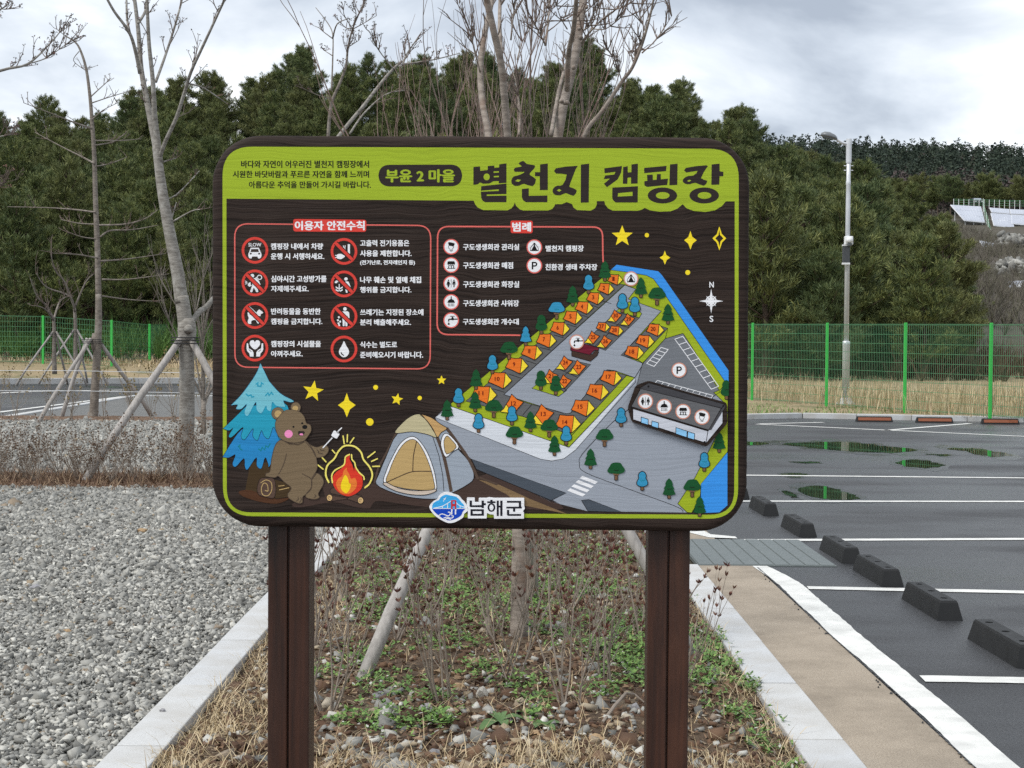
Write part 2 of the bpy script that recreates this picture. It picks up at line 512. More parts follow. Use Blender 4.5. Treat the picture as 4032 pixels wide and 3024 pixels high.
# ---- green border and header band
a = Art(lambda x, y: (x, y, 1))
outer = rrect([(876, 577), (2909, 586), (2906, 2043), (878, 2032)], 118, 10)
def c2o(pts): return [C2(x, y)[:2] for x, y in pts]
bulge = c2o([(120,535),(130,560),(150,585),(190,603),(365,605),(395,590),(410,570),(418,548),(430,575),(455,598),(480,606),(660,606),(690,595),(705,575),(712,560),(760,560),(795,545),(835,560),(845,585),(870,603),(970,607),(1000,590),(1013,565),(1013,538),(1068,538),(1075,565),(1095,590),(1130,607),(1310,608),(1340,600),(1362,587),(1400,605),(1470,615),(1550,612),(1600,592),(1637,560),(1665,590),(1720,610),(1800,617),(1870,605),(1920,575),(1950,540)])
inner = [(891.5, 782)] + bulge + [(2893, 793)] + rrect([(2893, 1700), (2890, 2027), (893, 2017), (892.5, 1700)], 95, 10, only=[0, 95, 95, 0])
a.fill(outer, 'green', 0, [inner]); a.done('printed_border')
# ---- slogan
a = Art(C1, 3)
a.text('바다와 자연이 어우러진 별천지 캠핑장에서', 265, 270, 1297, 330, 'black', 0, 0.03)
a.text('시원한 바닷바람과 푸르른 자연을 함께 느끼며', 197, 352, 1297, 410, 'black', 0, 0.03)
a.text('아름다운 추억을 만들어 가시길 바랍니다.', 328, 437, 1312, 494, 'black', 0, 0.03); a.done('slogan_lettering')
a = Art(C1, 3)
a.fill(rrect([(1372, 305), (2046, 303), (2048, 478), (1374, 480)], 95, 10), 'dark', 0)
a.text('부윤 2 마을', 1428, 340, 1990, 448, 'green', 1, 0.05); a.done('village_badge')
# ---- title, drawn letter by letter
a = Art(C2, 3)
def g(pts, holes=()): a.fill(pts, 'dark', 0, holes)
g([(118,290),(166,286),(168,318),(222,312),(222,283),(270,280),(270,297),(305,294),(305,272),(358,263),(358,405),(302,409),(302,392),(262,394),(235,410),(190,412),(165,402),(150,416),(118,420)], [ell(214,362,23,25,16), [(264,322),(303,320),(303,331),(264,333)], [(266,355),(303,353),(303,364),(266,366)]])
g([(175,430),(358,410),(358,486),(215,490),(213,500),(358,498),(358,546),(205,546),(185,535),(175,515),(172,470),(302,464),(302,452),(173,462)])
g(cr([(445,265),(480,246),(505,268),(562,278),(560,300),(530,332),(530,350),(572,380),(548,430),(485,412),(455,424),(425,428),(400,415),(393,388),(410,360),(440,352),(470,340),(488,325),(418,325),(418,297),(470,286)], True, 2), [[(420,392),(440,379),(464,384),(446,399)]])
g([(602,272),(658,265),(658,458),(600,458),(600,358),(565,357),(565,328),(602,328)])
g([(470,450),(520,445),(520,500),(655,497),(655,546),(500,546),(478,532),(470,510)])
g(cr([(716,300),(865,282),(862,302),(817,420),(822,437),(868,458),(845,500),(790,480),(750,495),(710,492),(692,468),(702,440),(730,425),(765,420),(795,345),(718,338)], True, 2), [[(722,460),(740,449),(758,460),(740,470)]])
g([(898,273),(958,266),(955,548),(897,549)])
g([(1068,300),(1197,283),(1190,330),(1165,380),(1088,437),(1065,412),(1110,375),(1063,378),(1075,352),(1140,345),(1150,325),(1070,335)])
g([(1205,290),(1238,285),(1238,330),(1265,328),(1265,272),(1312,266),(1310,410),(1262,412),(1262,365),(1237,368),(1235,412),(1203,412)])
g([(1127,440),(1312,430),(1310,548),(1150,548),(1130,530),(1125,505)], [[(1168,480),(1273,470),(1273,500),(1165,505)]])
g([(1357,297),(1520,282),(1516,320),(1358,335)])
g([(1378,348),(1420,345),(1420,385),(1448,383),(1450,342),(1478,342),(1478,380),(1530,375),(1525,420),(1380,435),(1360,425),(1358,395),(1380,390)])
g([(1545,272),(1600,266),(1598,420),(1540,423)])
g(ell(1490,497,107,58,32), [ell(1492,497,50,25,24)])
g(cr([(1660,297),(1810,278),(1806,302),(1770,372),(1815,390),(1790,427),(1730,405),(1690,415),(1655,412),(1637,393),(1648,370),(1680,355),(1715,352),(1745,318),(1662,330)], True, 2), [[(1668,392),(1685,382),(1700,388),(1683,398)]])
g([(1847,272),(1905,266),(1905,322),(1932,325),(1932,357),(1905,358),(1902,418),(1845,420)])
g(ell(1793,497,107,58,32), [ell(1795,497,50,25,24)])
a.done('title_lettering')

# ---- rules panel
a = Art(C3, 2)
a.stroke(rrect([(113,130),(2083,148),(2077,1590),(115,1571)], 135, 8), 13, 'pale_red', 0, True)
a.fill(rrect([(700,82),(1436,90),(1434,212),(702,208)], 26, 4), 'red', 1)
a.text('이용자 안전수칙', 715, 100, 1420, 196, 'white', 2, 0.045)
rules = a.done('rules_panel')
a = Art(C3, 3)
for t, x0, y0, x1, y1 in [('캠핑장 내에서 차량',475,325,1002,390),('운행 시 서행하세요.',475,425,1015,490),('심야시간 고성방가를',477,650,1037,718),('자제해주세요.',477,752,857,815),
    ('반려동물을 동반한',477,978,977,1043),('캠핑을 금지합니다.',477,1080,995,1143),('캠핑장의 시설물을',477,1305,980,1370),('아껴주세요.',477,1405,797,1468),
    ('고출력 전기용품은',1372,292,1868,357),('사용을 제한합니다.',1372,395,1892,460),('(전기난로, 전자레인지 등)',1372,495,1925,550),('나무 훼손 및 열매 채집',1372,660,1987,727),('행위를 금지합니다.',1372,762,1890,825),
    ('쓰레기는 지정된 장소에',1372,987,2010,1052),('분리 배출해주세요.',1372,1088,1885,1152),('식수는 별도로',1372,1313,1745,1377),('준비해오시기 바랍니다.',1372,1415,2007,1480)]:
    a.text(t, x0, y0, x1, y1, 'white', 0, 0.042)
a.done('rule_lettering', rules)
def rule_icon(cx, cy, draw, slash):
    a = Art(lambda x, y: C3(cx + x, cy + y), 2)
    draw(a)
    a.fill(ell(0, 0, 134, n=40), 'red', 1, [ell(0, 0, 108, n=40)])
    if slash:
        a.stroke([(-84, -84), (84, 84)], 48, 'dark', 2, round_=False); a.stroke([(-86, -86), (86, 86)], 30, 'red', 3, round_=False)
    a.done('rule_icon', rules)
def i_car(a):
    a.text('SLOW', -66, -74, 64, -38, 'white', 0, 0.02)
    a.fill(rrect([(-44,-26),(40,-26),(58,22),(66,30),(66,62),(52,82),(30,82),(28,62),(-30,62),(-32,82),(-54,82),(-66,62),(-66,30),(-58,22)], 8, 3), 'white', 0, [[(-36,-12),(32,-12),(42,18),(-46,18)], ell(-42,34,10,n=10), ell(42,34,10,n=10)])
def i_plug(a):
    a.fill([(38,-72),(60,-72),(60,40),(38,26)], 'white')
    for r in (22, 42, 62): a.stroke([(32 - r*0.9, -60 + r*0.1), (14 - r*0.3, -34 + r*0.5), (32, -8 + r*0.62)], 8, 'white')
    a.fill(rrect([(-74,30),(-30,22),(16,50),(-30,80),(-74,72)], 14, 3), 'white')
    a.stroke([(-72,40),(-86,40)], 8, 'white'); a.stroke([(-72,62),(-86,62)], 8, 'white')
def i_party(a):
    a.fill(ell(-26,-72,19,n=16), 'white')
    a.fill(rrect([(-20,-50),(14,-48),(40,-20),(58,20),(40,24),(14,-6),(2,24),(30,66),(34,92),(14,94),(-12,44),(-28,96),(-50,90),(-26,22),(-30,-10)], 8, 3), 'white')
    a.fill([(-62,0),(-44,-8),(-44,16),(-30,26),(-56,38),(-74,22)], 'white')
    for k in range(3): a.stroke([(-78,-8+k*8),(-98,-20+k*16)], 6, 'white')
    a.stroke(ell(46,-56,22,22,14), 9, 'white', 0, True); a.stroke([(10,-50),(26,-60)], 9, 'white')
def i_dog(a):
    a.fill(rrect([(-74,-34),(-58,-40),(-52,-6),(0,-8),(36,0),(30,34),(44,78),(28,82),(6,44),(-26,46),(-40,62),(-34,84),(-66,84),(-74,60),(-60,24),(-72,0)], 8, 3), 'white')
    a.fill([(20,-40),(44,-62),(52,-54),(72,-42),(84,-26),(58,-14),(56,6),(26,2),(14,-22)], 'white')
    a.stroke([(-56,-88),(20,-18)], 8, 'white')
def i_care(a):
    a.fill(cr([(0,14),(-50,-34),(-44,-72),(-14,-78),(0,-60),(14,-78),(44,-72),(50,-34)], True, 4), 'white')
    for s in (-1, 1):
        a.fill([(s*x, y) for x, y in [(82,-48),(68,-48),(62,2),(28,22),(14,44),(14,84),(50,84),(56,52),(76,32),(84,10)]], 'white')
        a.stroke([(s*60, 16), (s*38, 34)], 6, 'dark', 1)
def i_plant(a):
    a.fill(ell(20,-50,17,n=16), 'white')
    a.fill(rrect([(14,-26),(46,-24),(64,20),(68,44),(50,40),(22,10),(6,6)], 8, 3), 'white')
    a.fill(rrect([(14,52),(34,56),(36,90),(20,88)], 6, 3), 'white')
    for k in range(5):
        t = -2.6 + k * 0.42; a.fill(ell(-58 + 26*math.cos(t), -4 + 26*math.sin(t), 14, 10, 10), 'white', 0.2 * k)
    a.stroke([(-48,0),(-48,72)], 9, 'white', 0, round_=False)
    for y in (24, 50):
        for s in (-1, 1): a.fill([(-48 + s*4, y+18), (-48 + s*36, y), (-48 + s*34, y+16), (-48 + s*10, y+28)], 'white')
def i_litter(a):
    a.fill(ell(10,-76,18,n=16), 'white')
    a.fill(rrect([(-18,-52),(38,-52),(52,-40),(56,18),(40,20),(36,-20),(34,98),(14,98),(12,40),(8,40),(6,98),(-12,98),(-14,40),(-22,-10)], 8, 3), 'white')
    for x, y in ((-52,8),(-62,38),(-40,52),(-56,70),(-48,88)): a.fill([(x-12,y-6),(x+6,y-12),(x+12,y+4),(x-2,y+12)], 'white')
def i_drop(a):
    a.fill(cr([(0,-78),(22,-34),(46,6),(50,40),(26,74),(0,82),(-26,74),(-50,40),(-46,6),(-22,-34)], True, 4), 'white')
    a.stroke([(-28,36),(-20,54),(-4,62)], 11, 'dark', 1)
for i, (d, s) in enumerate([(i_car, 0), (i_party, 1), (i_dog, 1), (i_care, 0)]): rule_icon(316, 397 + 327.7 * i, d, s)
for i, (d, s) in enumerate([(i_plug, 1), (i_plant, 1), (i_litter, 1), (i_drop, 0)]): rule_icon(1211, 408 + 327 * i, d, s)

# ---- legend
a = Art(C4, 2)
a.stroke([(1993,582)] + rrect([(1990,500),(1986,186),(97,179),(90,1418),(900,1424)], 120, 8, only=[0,110,130,130,0]) + [(1045,1426)], 17, 'pale_red', 0, False)
a.fill(rrect([(932,112),(1187,114),(1185,258),(934,256)], 24, 4), 'red', 1)
a.text('범례', 950, 130, 1168, 240, 'white', 2, 0.05)
for t, x0, y0, x1, y1 in [('구도생생회관 관리실',387,378,1032,452),('구도생생회관 매점',387,588,962,664),('구도생생회관 화장실',387,805,1032,880),('구도생생회관 샤워장',387,1022,1030,1097),('구도생생회관 개수대',385,1235,1027,1307),('별천지 캠핑장',1333,395,1772,467),('친환경 생태 주차장',1330,607,1927,682)]:
    a.text(t, x0, y0, x1, y1, 'white', 1, 0.042)
legend = a.done('legend_panel')
def p_guard(a, L):
    a.fill([(-38,-48),(-16,-54),(36,-40),(42,-34),(28,-2),(-26,-12)], 'black', L)
    a.stroke(cr([(-28,-12),(-30,8),(-12,34),(10,34),(26,6),(26,-4)], False, 3), 6, 'black', L); a.stroke([(-16,44),(0,52),(16,44)], 7, 'black', L)
def p_shop(a, L):
    a.fill([(-36,-44),(36,-44),(44,-26),(44,-12),(-44,-12),(-44,-26)], 'black', L)
    for k in range(4): a.fill(ell(-32 + k*21.5, -12, 10, 9, 10), 'black', L + .3)
    a.fill([(-34,2),(34,2),(34,34),(-34,34)], 'black', L, [[(-24,10),(-4,10),(-4,34),(-24,33)], [(6,10),(24,10),(24,33),(6,33)]]); a.stroke([(-44,38),(44,38)], 8, 'black', L + .3)
def p_wc(a, L):
    a.stroke([(0,-48),(0,44)], 5, 'black', L, round_=False)
    a.fill(ell(-32,-36,9,n=10), 'black', L); a.fill([(-42,-24),(-22,-24),(-8,12),(-16,14),(-24,0),(-16,24),(-24,24),(-24,44),(-40,44),(-40,24),(-48,24),(-40,0),(-48,14),(-56,12)], 'black', L)
    a.fill(ell(32,-36,9,n=10), 'black', L); a.fill([(18,-24),(46,-24),(52,12),(44,14),(40,-6),(40,44),(34,44),(32,10),(30,44),(24,44),(24,-6),(20,14),(12,12)], 'black', L)
def p_shower(a, L):
    a.fill([(-5,-66),(5,-66),(7,-34),(30,-24),(42,2),(44,10),(-44,10),(-42,2),(-30,-24),(-7,-34)], 'black', L)
    for r_, y in ((5, 20), (5, 38)):
        for k in range(r_): a.stroke([(-30 + k*15, y), (-31 + k*15.5, y + 10)], 7, 'black', L)
def p_tap(a, L):
    a.fill([(-36,14),(-36,-6),(-28,-18),(0,-20),(4,-30),(10,-40),(20,-40),(26,-30),(32,-20),(74,-20),(74,-6),(34,-6),(20,2),(4,-4),(-20,-4),(-22,14)], 'black', L)
    a.stroke([(-8,-46),(36,-46)], 8, 'black', L + .3); a.fill(cr([(-28,24),(-16,44),(-28,54),(-40,44)], True, 3), 'black', L)
def p_tent(a, L):
    a.fill([(0,-54),(6,-50),(48,8),(48,44),(-48,44),(-48,8),(-6,-50)], 'black', L, [[(-6,-36),(-10,-12),(-34,34),(-42,30),(-42,10)], [(6,-36),(10,-12),(34,34),(42,30),(42,10)]])
def p_park(a, L):
    a.fill(rrect([(-30,-44),(14,-44),(34,-30),(34,-2),(16,12),(-12,12),(-12,44),(-30,44)], 10, 3, only=[0,14,14,14,14,0,0,0]), 'black', L, [[(-12,-28),(8,-28),(16,-22),(16,-8),(8,-4),(-12,-4)]])
def disc_icon(C, cx, cy, k, draw, parent, base, ring='pale_red', name='legend_icon', lift=0.0):
    a = Art(lambda x, y: C(cx + x*k, cy + y*k), base); a.lift = lift
    a.fill(ell(0, 0, 90, n=32), ring, 0); a.fill(ell(0, 0, 76, n=32), 'white', 1); draw(a, 2); a.done(name, parent)
for y, d in zip((412, 622, 833, 1045, 1255), (p_guard, p_shop, p_wc, p_shower, p_tap)): disc_icon(C4, 252, y, 1, d, legend, 3)
disc_icon(C4, 1205, 417, 1, p_tent, legend, 3); disc_icon(C4, 1205, 628, 1, p_park, legend, 3)

# ---- stars
def star(C, pts, hollow=0):
    a = Art(C, 2)
    if hollow: a.stroke(pts, hollow, 'yellow', 0, True)
    else: a.fill(pts, 'yellow', 0)
    a.done('star')
def s5(cx, cy, r, rot=0.0, k=0.46):
    return [(cx + (r if i % 2 == 0 else r*k)*math.sin(rot + i*math.pi/5), cy - (r if i % 2 == 0 else r*k)*math.cos(rot + i*math.pi/5)) for i in range(10)]
def s4(cx, cy, hx, hy, tilt=0):
    t = [(0,-hy),(hx*.28,-hy*.38),(hx,0),(hx*.36,hy*.34),(tilt,hy),(-hx*.34,hy*.36),(-hx,0),(-hx*.32,-hy*.34)]
    return [(cx+x, cy+y) for x, y in t]
star(C2, s5(1198,793,80,0.0,.42)); star(C2, ell(1377,785,16,n=14)); star(C2, s4(1693,822,46,68)); star(C2, s4(1903,808,40,76), 14)
star(C5, s4(1410,22,32,42)); star(C5, ell(1548,112,15,n=14))
star(C6, s5(808,275,84,.15,.42)); star(C6, s4(1068,382,68,94)); star(C6, ell(1290,245,19,n=14)); star(C6, ell(1245,512,29,n=16)); star(C6, ell(1630,327,17,n=14))
star(C6, s5(1455,337,48,.2,.45)); star(C6, s5(1798,190,38,.0,.45))

# ---- site map
m5 = Art(C5, 2); F = m5.fill; K = 3.2
F([(1082,97),(1118,65),(1370,105),(1392,128),(1795,705),(1795,800),(1400,330),(1330,142),(1200,112)], 'water', 0)
F([(1085,97),(1200,112),(1300,130),(1340,150),(1400,232),(1790,795),(1790,1195),(1625,1390),(1620,1480),(1572,1565),(945,1556),(715,1497),(480,1385),(240,1240),(20,988),(115,905)], 'road', 1)
F([(115,905),(1085,97),(1200,112),(1300,130),(1340,150),(1400,232),(1790,795),(1745,835),(1520,480),(1412,512),(1275,660),(1225,750),(830,1170),(120,922)], 'land', 2, line=K)
F([(20,988),(112,920),(830,1170),(1228,748),(1232,775),(870,1185),(800,1238),(725,1252),(655,1240)], 'pave', 3, line=K)
F([(22,990),(655,1240),(725,1252),(800,1238),(870,1185),(1290,690),(1300,760),(1215,845),(900,1215),(895,1270),(930,1320),(1480,1530),(1540,1562),(945,1556),(910,1492),(810,1445),(240,1240),(60,1090)], 'road', 3.5)
m5.stroke(cr([(1215,920),(1080,1030),(915,1205),(893,1265),(930,1322),(1200,1425),(1480,1528),(1520,1560)], False, 4), K, 'numline', 5)
F([(205,890),(1085,180),(1165,185),(435,850),(590,905),(815,965),(840,962),(1000,765),(1060,700),(1178,735),(925,1010),(830,1090),(745,1060),(560,985)], 'pad', 4, line=K)
F([(437,850),(1168,188),(1235,212),(1188,272),(1388,345),(1148,612),(1280,662),(1228,748),(1105,705),(1060,700),(838,962),(805,967)], 'road', 5, line=K)
for q in [[(1085,300),(1020,280)],[(1010,325),(955,305)],[(945,382),(890,365)],[(875,442),(820,425)],[(798,508),(740,490)],[(720,582),(655,565)],[(632,665),(570,645)],[(538,750),(470,728)],[(440,836),(370,815)],[(605,910),(550,975)],[(690,1000),(740,1055)]]: m5.stroke(q, K, 'numline', 6)
F([(1115,345),(1195,288),(1270,360),(1255,386)], 'land', 7, line=K)
F([(920,535),(1115,352),(1255,386),(1050,582)], 'pad', 8, line=K); m5.stroke([(985,560),(1185,370)], K, 'numline', 9); m5.stroke([(1000,460),(1130,498)], K, 'numline', 9.3); m5.stroke([(1065,410),(1190,445)], K, 'numline', 9.3)
F([(606,812),(700,735),(815,825),(766,862)], 'land', 7, line=K)
F([(695,745),(815,635),(960,668),(800,835)], 'pad', 8, line=K); m5.stroke([(740,800),(885,652)], K, 'numline', 9); m5.stroke([(755,690),(880,745)], K, 'numline', 9.3)
F([(1145,612),(1335,418),(1427,450),(1246,640)], 'pad', 7, line=K)
F([(1246,640),(1427,450),(1412,512),(1277,660)], 'land', 7, line=K)
F([(1178,735),(1226,748),(830,1168),(800,1150),(930,1005)], 'land', 7, line=K)
F([(1412,512),(1520,480),(1745,835),(1700,862),(1690,880),(1300,775),(1238,800),(1275,660)], 'road2', 6, line=K)
def ladder(p0, p1, q0, q1, n):
    for i in range(n + 1):
        t = i / n; m5.stroke([(p0[0]+(p1[0]-p0[0])*t, p0[1]+(p1[1]-p0[1])*t), (q0[0]+(q1[0]-q0[0])*t, q0[1]+(q1[1]-q0[1])*t)], 4, 'white', 8, round_=False)
    m5.stroke([p0, p1], 4, 'white', 8.4); m5.stroke([q0, q1], 4, 'white', 8.4)
ladder((1470,515), (1690,818), (1518,498), (1735,800), 9); ladder((1387,565), (1300,662), (1430,578), (1345,680), 5); ladder((1365,765), (1700,855), (1350,780), (1690,872), 9)
F([(240,1240),(812,1445),(722,1490),(270,1302)], 'slab', 5, line=K); F([(905,1490),(950,1485),(1150,1560),(945,1556)], 'slab', 5, line=K)
for i in range(4):
    x, y = 912 - 25*i, 1342 + 25*i; F([(x,y),(x+93,y+36),(x+75,y+50),(x-18,y+14)], 'white', 6)
F([(1790,960),(1790,1195),(1630,1390),(1622,1480),(1572,1565),(1545,1563),(1488,1510),(1590,1355),(1712,1120)], 'land', 6, line=K)
F([(1788,1200),(1788,1520),(1740,1562),(1650,1566),(1628,1500),(1628,1392)], 'water', 7)
F([(1790,770),(1790,960),(1760,890),(1705,838),(1745,820)], 'land', 7, line=K)
site_map = m5.done('site_map')
# water hut on the map
a = Art(C10, 14)
a.fill([(545,1230),(840,1280),(905,1190),(925,1250),(905,1300),(810,1380),(545,1305)], 'hut', 0, line=8); a.fill([(530,1190),(560,1150),(720,1130),(930,1190),(925,1225),(870,1220),(800,1290),(530,1225)], 'maroon', 2, line=8)
a.done('hut_picture', site_map)
def tent(n, x, y, kind, k):
    a = Art(lambda u, v: C5(x + u*k, y + v*k), 16 if n not in (21, 22) else 18)
    if kind == 'A': o = [(-27,-36),(6,-32),(41,-33),(37,10),(30,52),(-12,32),(-50,17),(-36,-8)]; w = [(41,-33),(56,-14),(76,9),(52,34),(30,52),(37,10)]
    else: o = [(-8,-37),(14,-16),(40,-5),(20,18),(0,42),(-30,4),(-18,-14)]; w = [(-30,4),(-40,22),(-54,34),(-26,38),(0,42)]
    a.fill(o, 'orange', 0, line=4.2/k); a.fill(w, 'sun', 0.4, line=4.2/k)
    s = str(n); h = 15/k; wd = (7 if len(s) == 1 else 15)/k; ax = 0 if kind == 'A' else 2
    a.text(s, ax - wd - 2, -h*.85, ax + wd - 2, h*.85, 'tnum', 3, 0.035); a.done('tent_picture', site_map)
for q in [(1,1100,150,'A',.74),(2,1042,205,'A',.8),(3,977,262,'A',.85),(4,910,318,'A',.88),(5,840,378,'A',.92),(6,763,445,'A',.95),(7,680,516,'A',.98),(8,592,588,'A',1.02),(9,500,667,'A',1.1),(10,398,755,'A',1.14),(11,300,842,'A',1.24),(12,495,903,'B',1.5),(13,675,967,'B',1.6),(14,808,1017,'A',1.24),(15,900,923,'A',1.14),(16,988,826,'A',1.1),(17,1070,742,'A',1.04),(18,1212,590,'A',.94),(19,1278,522,'A',.9),(20,1340,453,'A',.86),(21,720,738,'B',1.1),(22,803,768,'B',1.05),(23,888,683,'B',1.15),(24,808,656,'B',1.1),(25,975,502,'B',1),(26,1050,527,'B',1),(27,1027,437,'A',.66),(28,1105,460,'A',.7),(29,1190,394,'B',.95),(30,1112,372,'B',.95)]: tent(*q)
def map_tree(x, y, kind, blue, half=False):
    a = Art(lambda u, v: C5(x + u, y + v), 20); c = 'tblue' if blue else 'tgreen'
    a.fill(rrect([(-9,30),(9,30),(10,60),(-10,60)], 6, 2), 'trunk', 0, line=3.5)
    if kind == 'c': p = [(0,-62),(14,-48),(22,-28),(17,-24),(30,-2),(24,0),(37,32),(22,36),(0,40),(-22,36),(-37,32),(-24,0),(-30,-2),(-17,-24),(-22,-28),(-14,-48)]
    elif kind == 'r': p = [(0,-46),(26,-42),(38,-24),(50,-8),(48,8),(34,16),(12,20),(-14,18),(-38,16),(-51,6),(-46,-10),(-38,-22),(-26,-40)]
    else: p = [(0,-56),(18,-46),(24,-28),(22,-14),(32,6),(32,24),(18,34),(0,38),(-18,34),(-32,24),(-32,6),(-22,-14),(-24,-28),(-18,-46)]
    if kind == 'r': a.fill([(-12,10),(-26,12),(-9,36),(9,36),(26,12),(12,10)], 'trunk', 0.5)
    if half: p = [(min(u, 12), v) for u, v in p]
    a.fill(p if kind == 'c' else cr(p, True, 3), c, 1.2, line=3.5 if not blue else 4.5, lmat='numline' if blue else 'tgreen')
    a.stroke([(-12,-2),(-5,3),(2,-1),(9,3),(14,-1)], 3, 't4' if blue else 'numline', 3.2); a.done('tree_picture', site_map)
for x, y, k, b in [(1047,105,'c',0),(948,180,'o',1),(852,255,'c',0),(755,335,'r',1),(663,425,'o',0),(568,495,'c',1),(467,578,'r',0),(367,665,'o',1),(268,760,'c',0),(162,865,'o',1),(93,945,'c',0),(263,895,'c',0),(375,930,'r',0),(485,975,'o',1),(283,1020,'o',1),(500,1090,'r',0),(597,1015,'c',0),(710,1048,'r',0),(813,1095,'o',1),(742,1160,'c',0),(660,762,'o',0),(750,792,'o',0),(1153,295,'o',1),(1228,315,'o',1),(1265,205,'c',0),(1362,250,'r',0),(1428,365,'c',0),(1145,985,'o',1),(1045,1105,'r',0),(960,1240,'c',0),(1115,1308,'r',0),(1273,1370,'o',1),(1435,1420,'c',0),(1575,1410,'r',0),(1620,1528,'c',0),(1648,1255,'o',1),(1738,1140,'c',0)]: map_tree(x, y, k, b)
map_tree(1782, 820, 'o', 0, True)
disc_icon(C5, 1205, 150, .5, p_tent, site_map, 26, 'ring', 'map_icon'); disc_icon(C5, 877, 532, .5, p_tap, site_map, 26, 'ring', 'map_icon'); disc_icon(C5, 1495, 702, .51, p_park, site_map, 26, 'ring', 'map_icon')
# community hall: a cut-out panel fixed proud of the board
a = Art(C5, 14)
hall_o = rrect([(1232,795),(1310,766),(1782,898),(1786,1022),(1662,1164),(1208,1014),(1184,930)], 18, 3)
a.slab(hall_o, 'charred_board', 0.009); a.lift = 0.0092
a.fill([(1215,935),(1668,1070),(1656,1142),(1216,1000)], 'gable', 1, line=4); a.fill([(1682,1052),(1757,930),(1757,1022),(1657,1142),(1668,1070)], 'gable', 1.3, line=4)
a.fill([(1205,922),(1262,812),(1752,925),(1672,1064)], 'roof', 3, line=4); a.fill([(1255,812),(1310,778),(1768,908),(1752,932)], 'ridge', 5, line=4); a.fill([(1752,932),(1768,908),(1772,925),(1688,1062),(1672,1064)], 'ridge', 5.3)
for q in [[(1265,985),(1307,998),(1307,1032),(1265,1020)],[(1330,1008),(1370,1020),(1368,1052),(1328,1040)],[(1475,1048),(1542,1070),(1540,1108),(1474,1086)],[(1546,1072),(1588,1085),(1586,1122),(1545,1110)]]: a.fill(q, 'glass', 3, line=3.5)
for x, y in ((1309,800),(1760,918),(1648,1136),(1207,932)): a.fill(ell(x, y, 6, n=10), 'black', 8)
hall = a.done('hall_panel', None, 'raised dark cut-out panel picturing a community hall with grey roof')
for x, y, d in ((1291,890,p_wc),(1404,922,p_shower),(1518,952,p_shop),(1632,985,p_guard)): disc_icon(C5, x, y, .52, d, hall, 22, 'ring', 'hall_icon', 0.0092)
# compass
a = Art(C5, 3)
for i in range(8):
    t = i*math.pi/4; r = 74 if i % 2 == 0 else 44; w = 13 if i % 2 == 0 else 8
    dx, dy = math.sin(t), -math.cos(t); a.fill([(1690 + dx*r, 285 + dy*r), (1690 + dy*w, 285 - dx*w), (1690 - dy*w, 285 + dx*w)], 'white', i * .15)
a.stroke(ell(1690, 285, 30, n=28), 6, 'white', 1.6, True); a.text('N', 1679, 168, 1706, 203, 'white', 0, .03); a.text('S', 1680, 374, 1703, 411, 'white', 0, .03); a.done('compass')

# ---- soil under the camp picture, tree, bear, log, fire, tent
a = Art(C6, 3)
a.fill(cr([(645,1150),(760,1080),(900,1090),(890,960),(1290,985),(1800,1010),(2090,930),(2212,905),(2400,960),(2560,1060),(2740,1180),(2400,1180),(2000,1140),(1700,1168),(1340,1122),(1270,1140),(1240,1178),(1120,1165),(960,1130),(720,1168)], True, 3), 'soil', 0)
a.fill([(2080,955),(2230,990),(2480,1105),(2770,1222),(2560,1180),(2400,1150),(2300,1070)], 'soil2', 2)
camp = a.done('camp_ground')
def scallop(a, top, bottom, mat, L, line=4):
    a.fill(top + bottom, mat, L, line=line)
a = Art(C8, 7)
a.fill([(270,1200),(300,1120),(480,1130),(500,1300),(380,1440),(230,1420)], 'bark', 0)
a.fill(cr([(165,1430),(300,1420),(500,1500),(700,1470),(690,1510),(560,1560),(360,1535),(200,1480)], True, 3), 'mulch', 0.5)
def frill(pts): return cr(pts, False, 4)
a.fill(frill([(300,700),(150,820),(-10,1070)]) + frill([(-10,1070),(60,1075),(125,1045),(95,1140),(130,1172),(215,1085),(225,1170),(255,1200),(345,1075),(350,1160),(400,1190),(440,1075),(470,1140),(490,1160),(620,870),(480,700)]), 't3', 1.5, line=4)
a.fill(frill([(230,540),(120,650),(-5,770)]) + frill([(-5,770),(60,790),(100,765),(55,845),(90,858),(205,755),(185,850),(225,885),(310,770),(310,850),(360,892),(400,790),(430,850),(480,872),(525,755),(560,810),(610,880),(690,570),(600,480)]), 't2', 3, line=4)
a.fill(frill([(390,82),(340,200),(200,400),(82,522)]) + frill([(82,522),(150,518),(135,560),(190,560),(245,510),(222,600),(260,632),(340,490),(350,570),(400,608),(448,530),(460,570),(500,580),(515,490),(560,530),(650,540),(632,475),(700,490),(735,475),(600,400),(480,270)]), 't1', 5, line=3, lmat='tblue')
for pts in ([(345,300),(365,285),(360,320),(395,325),(400,285),(420,300)],[(240,405),(262,425),(290,415),(300,438),(320,432)],[(445,420),(470,392),(480,420),(505,388),(522,410)]): a.stroke(pts, 13, 't2', 7)
for pts in ([(155,960),(175,940),(170,975),(195,995)],[(370,985),(395,1000),(410,965),(435,995),(445,950),(470,965),(490,930)],): a.stroke(pts, 12, 't4', 3.5)
a.done('pine_picture')
a = Art(C8, 14)
BR, BL = 'brown', 'dbrown'
a.fill(rrect([(500,1290),(640,1330),(715,1390),(690,1490),(540,1510)], 20, 3), 'bark', 0, line=4)
a.fill(rrect([(385,1285),(540,1290),(556,1420),(535,1512),(365,1470),(350,1400)], 40, 5), 'log', 2, line=5)
a.stroke(cr([(440,1420),(470,1425),(462,1360),(425,1345),(400,1400),(415,1465),(470,1475),(508,1420),(505,1340),(450,1310),(395,1340)], False, 4), 8, 'sand', 4)
for p in ([(580,1375),(640,1368)],[(590,1415),(690,1392)]): a.stroke(p, 8, 'sand', 2)
a.done('log_picture')
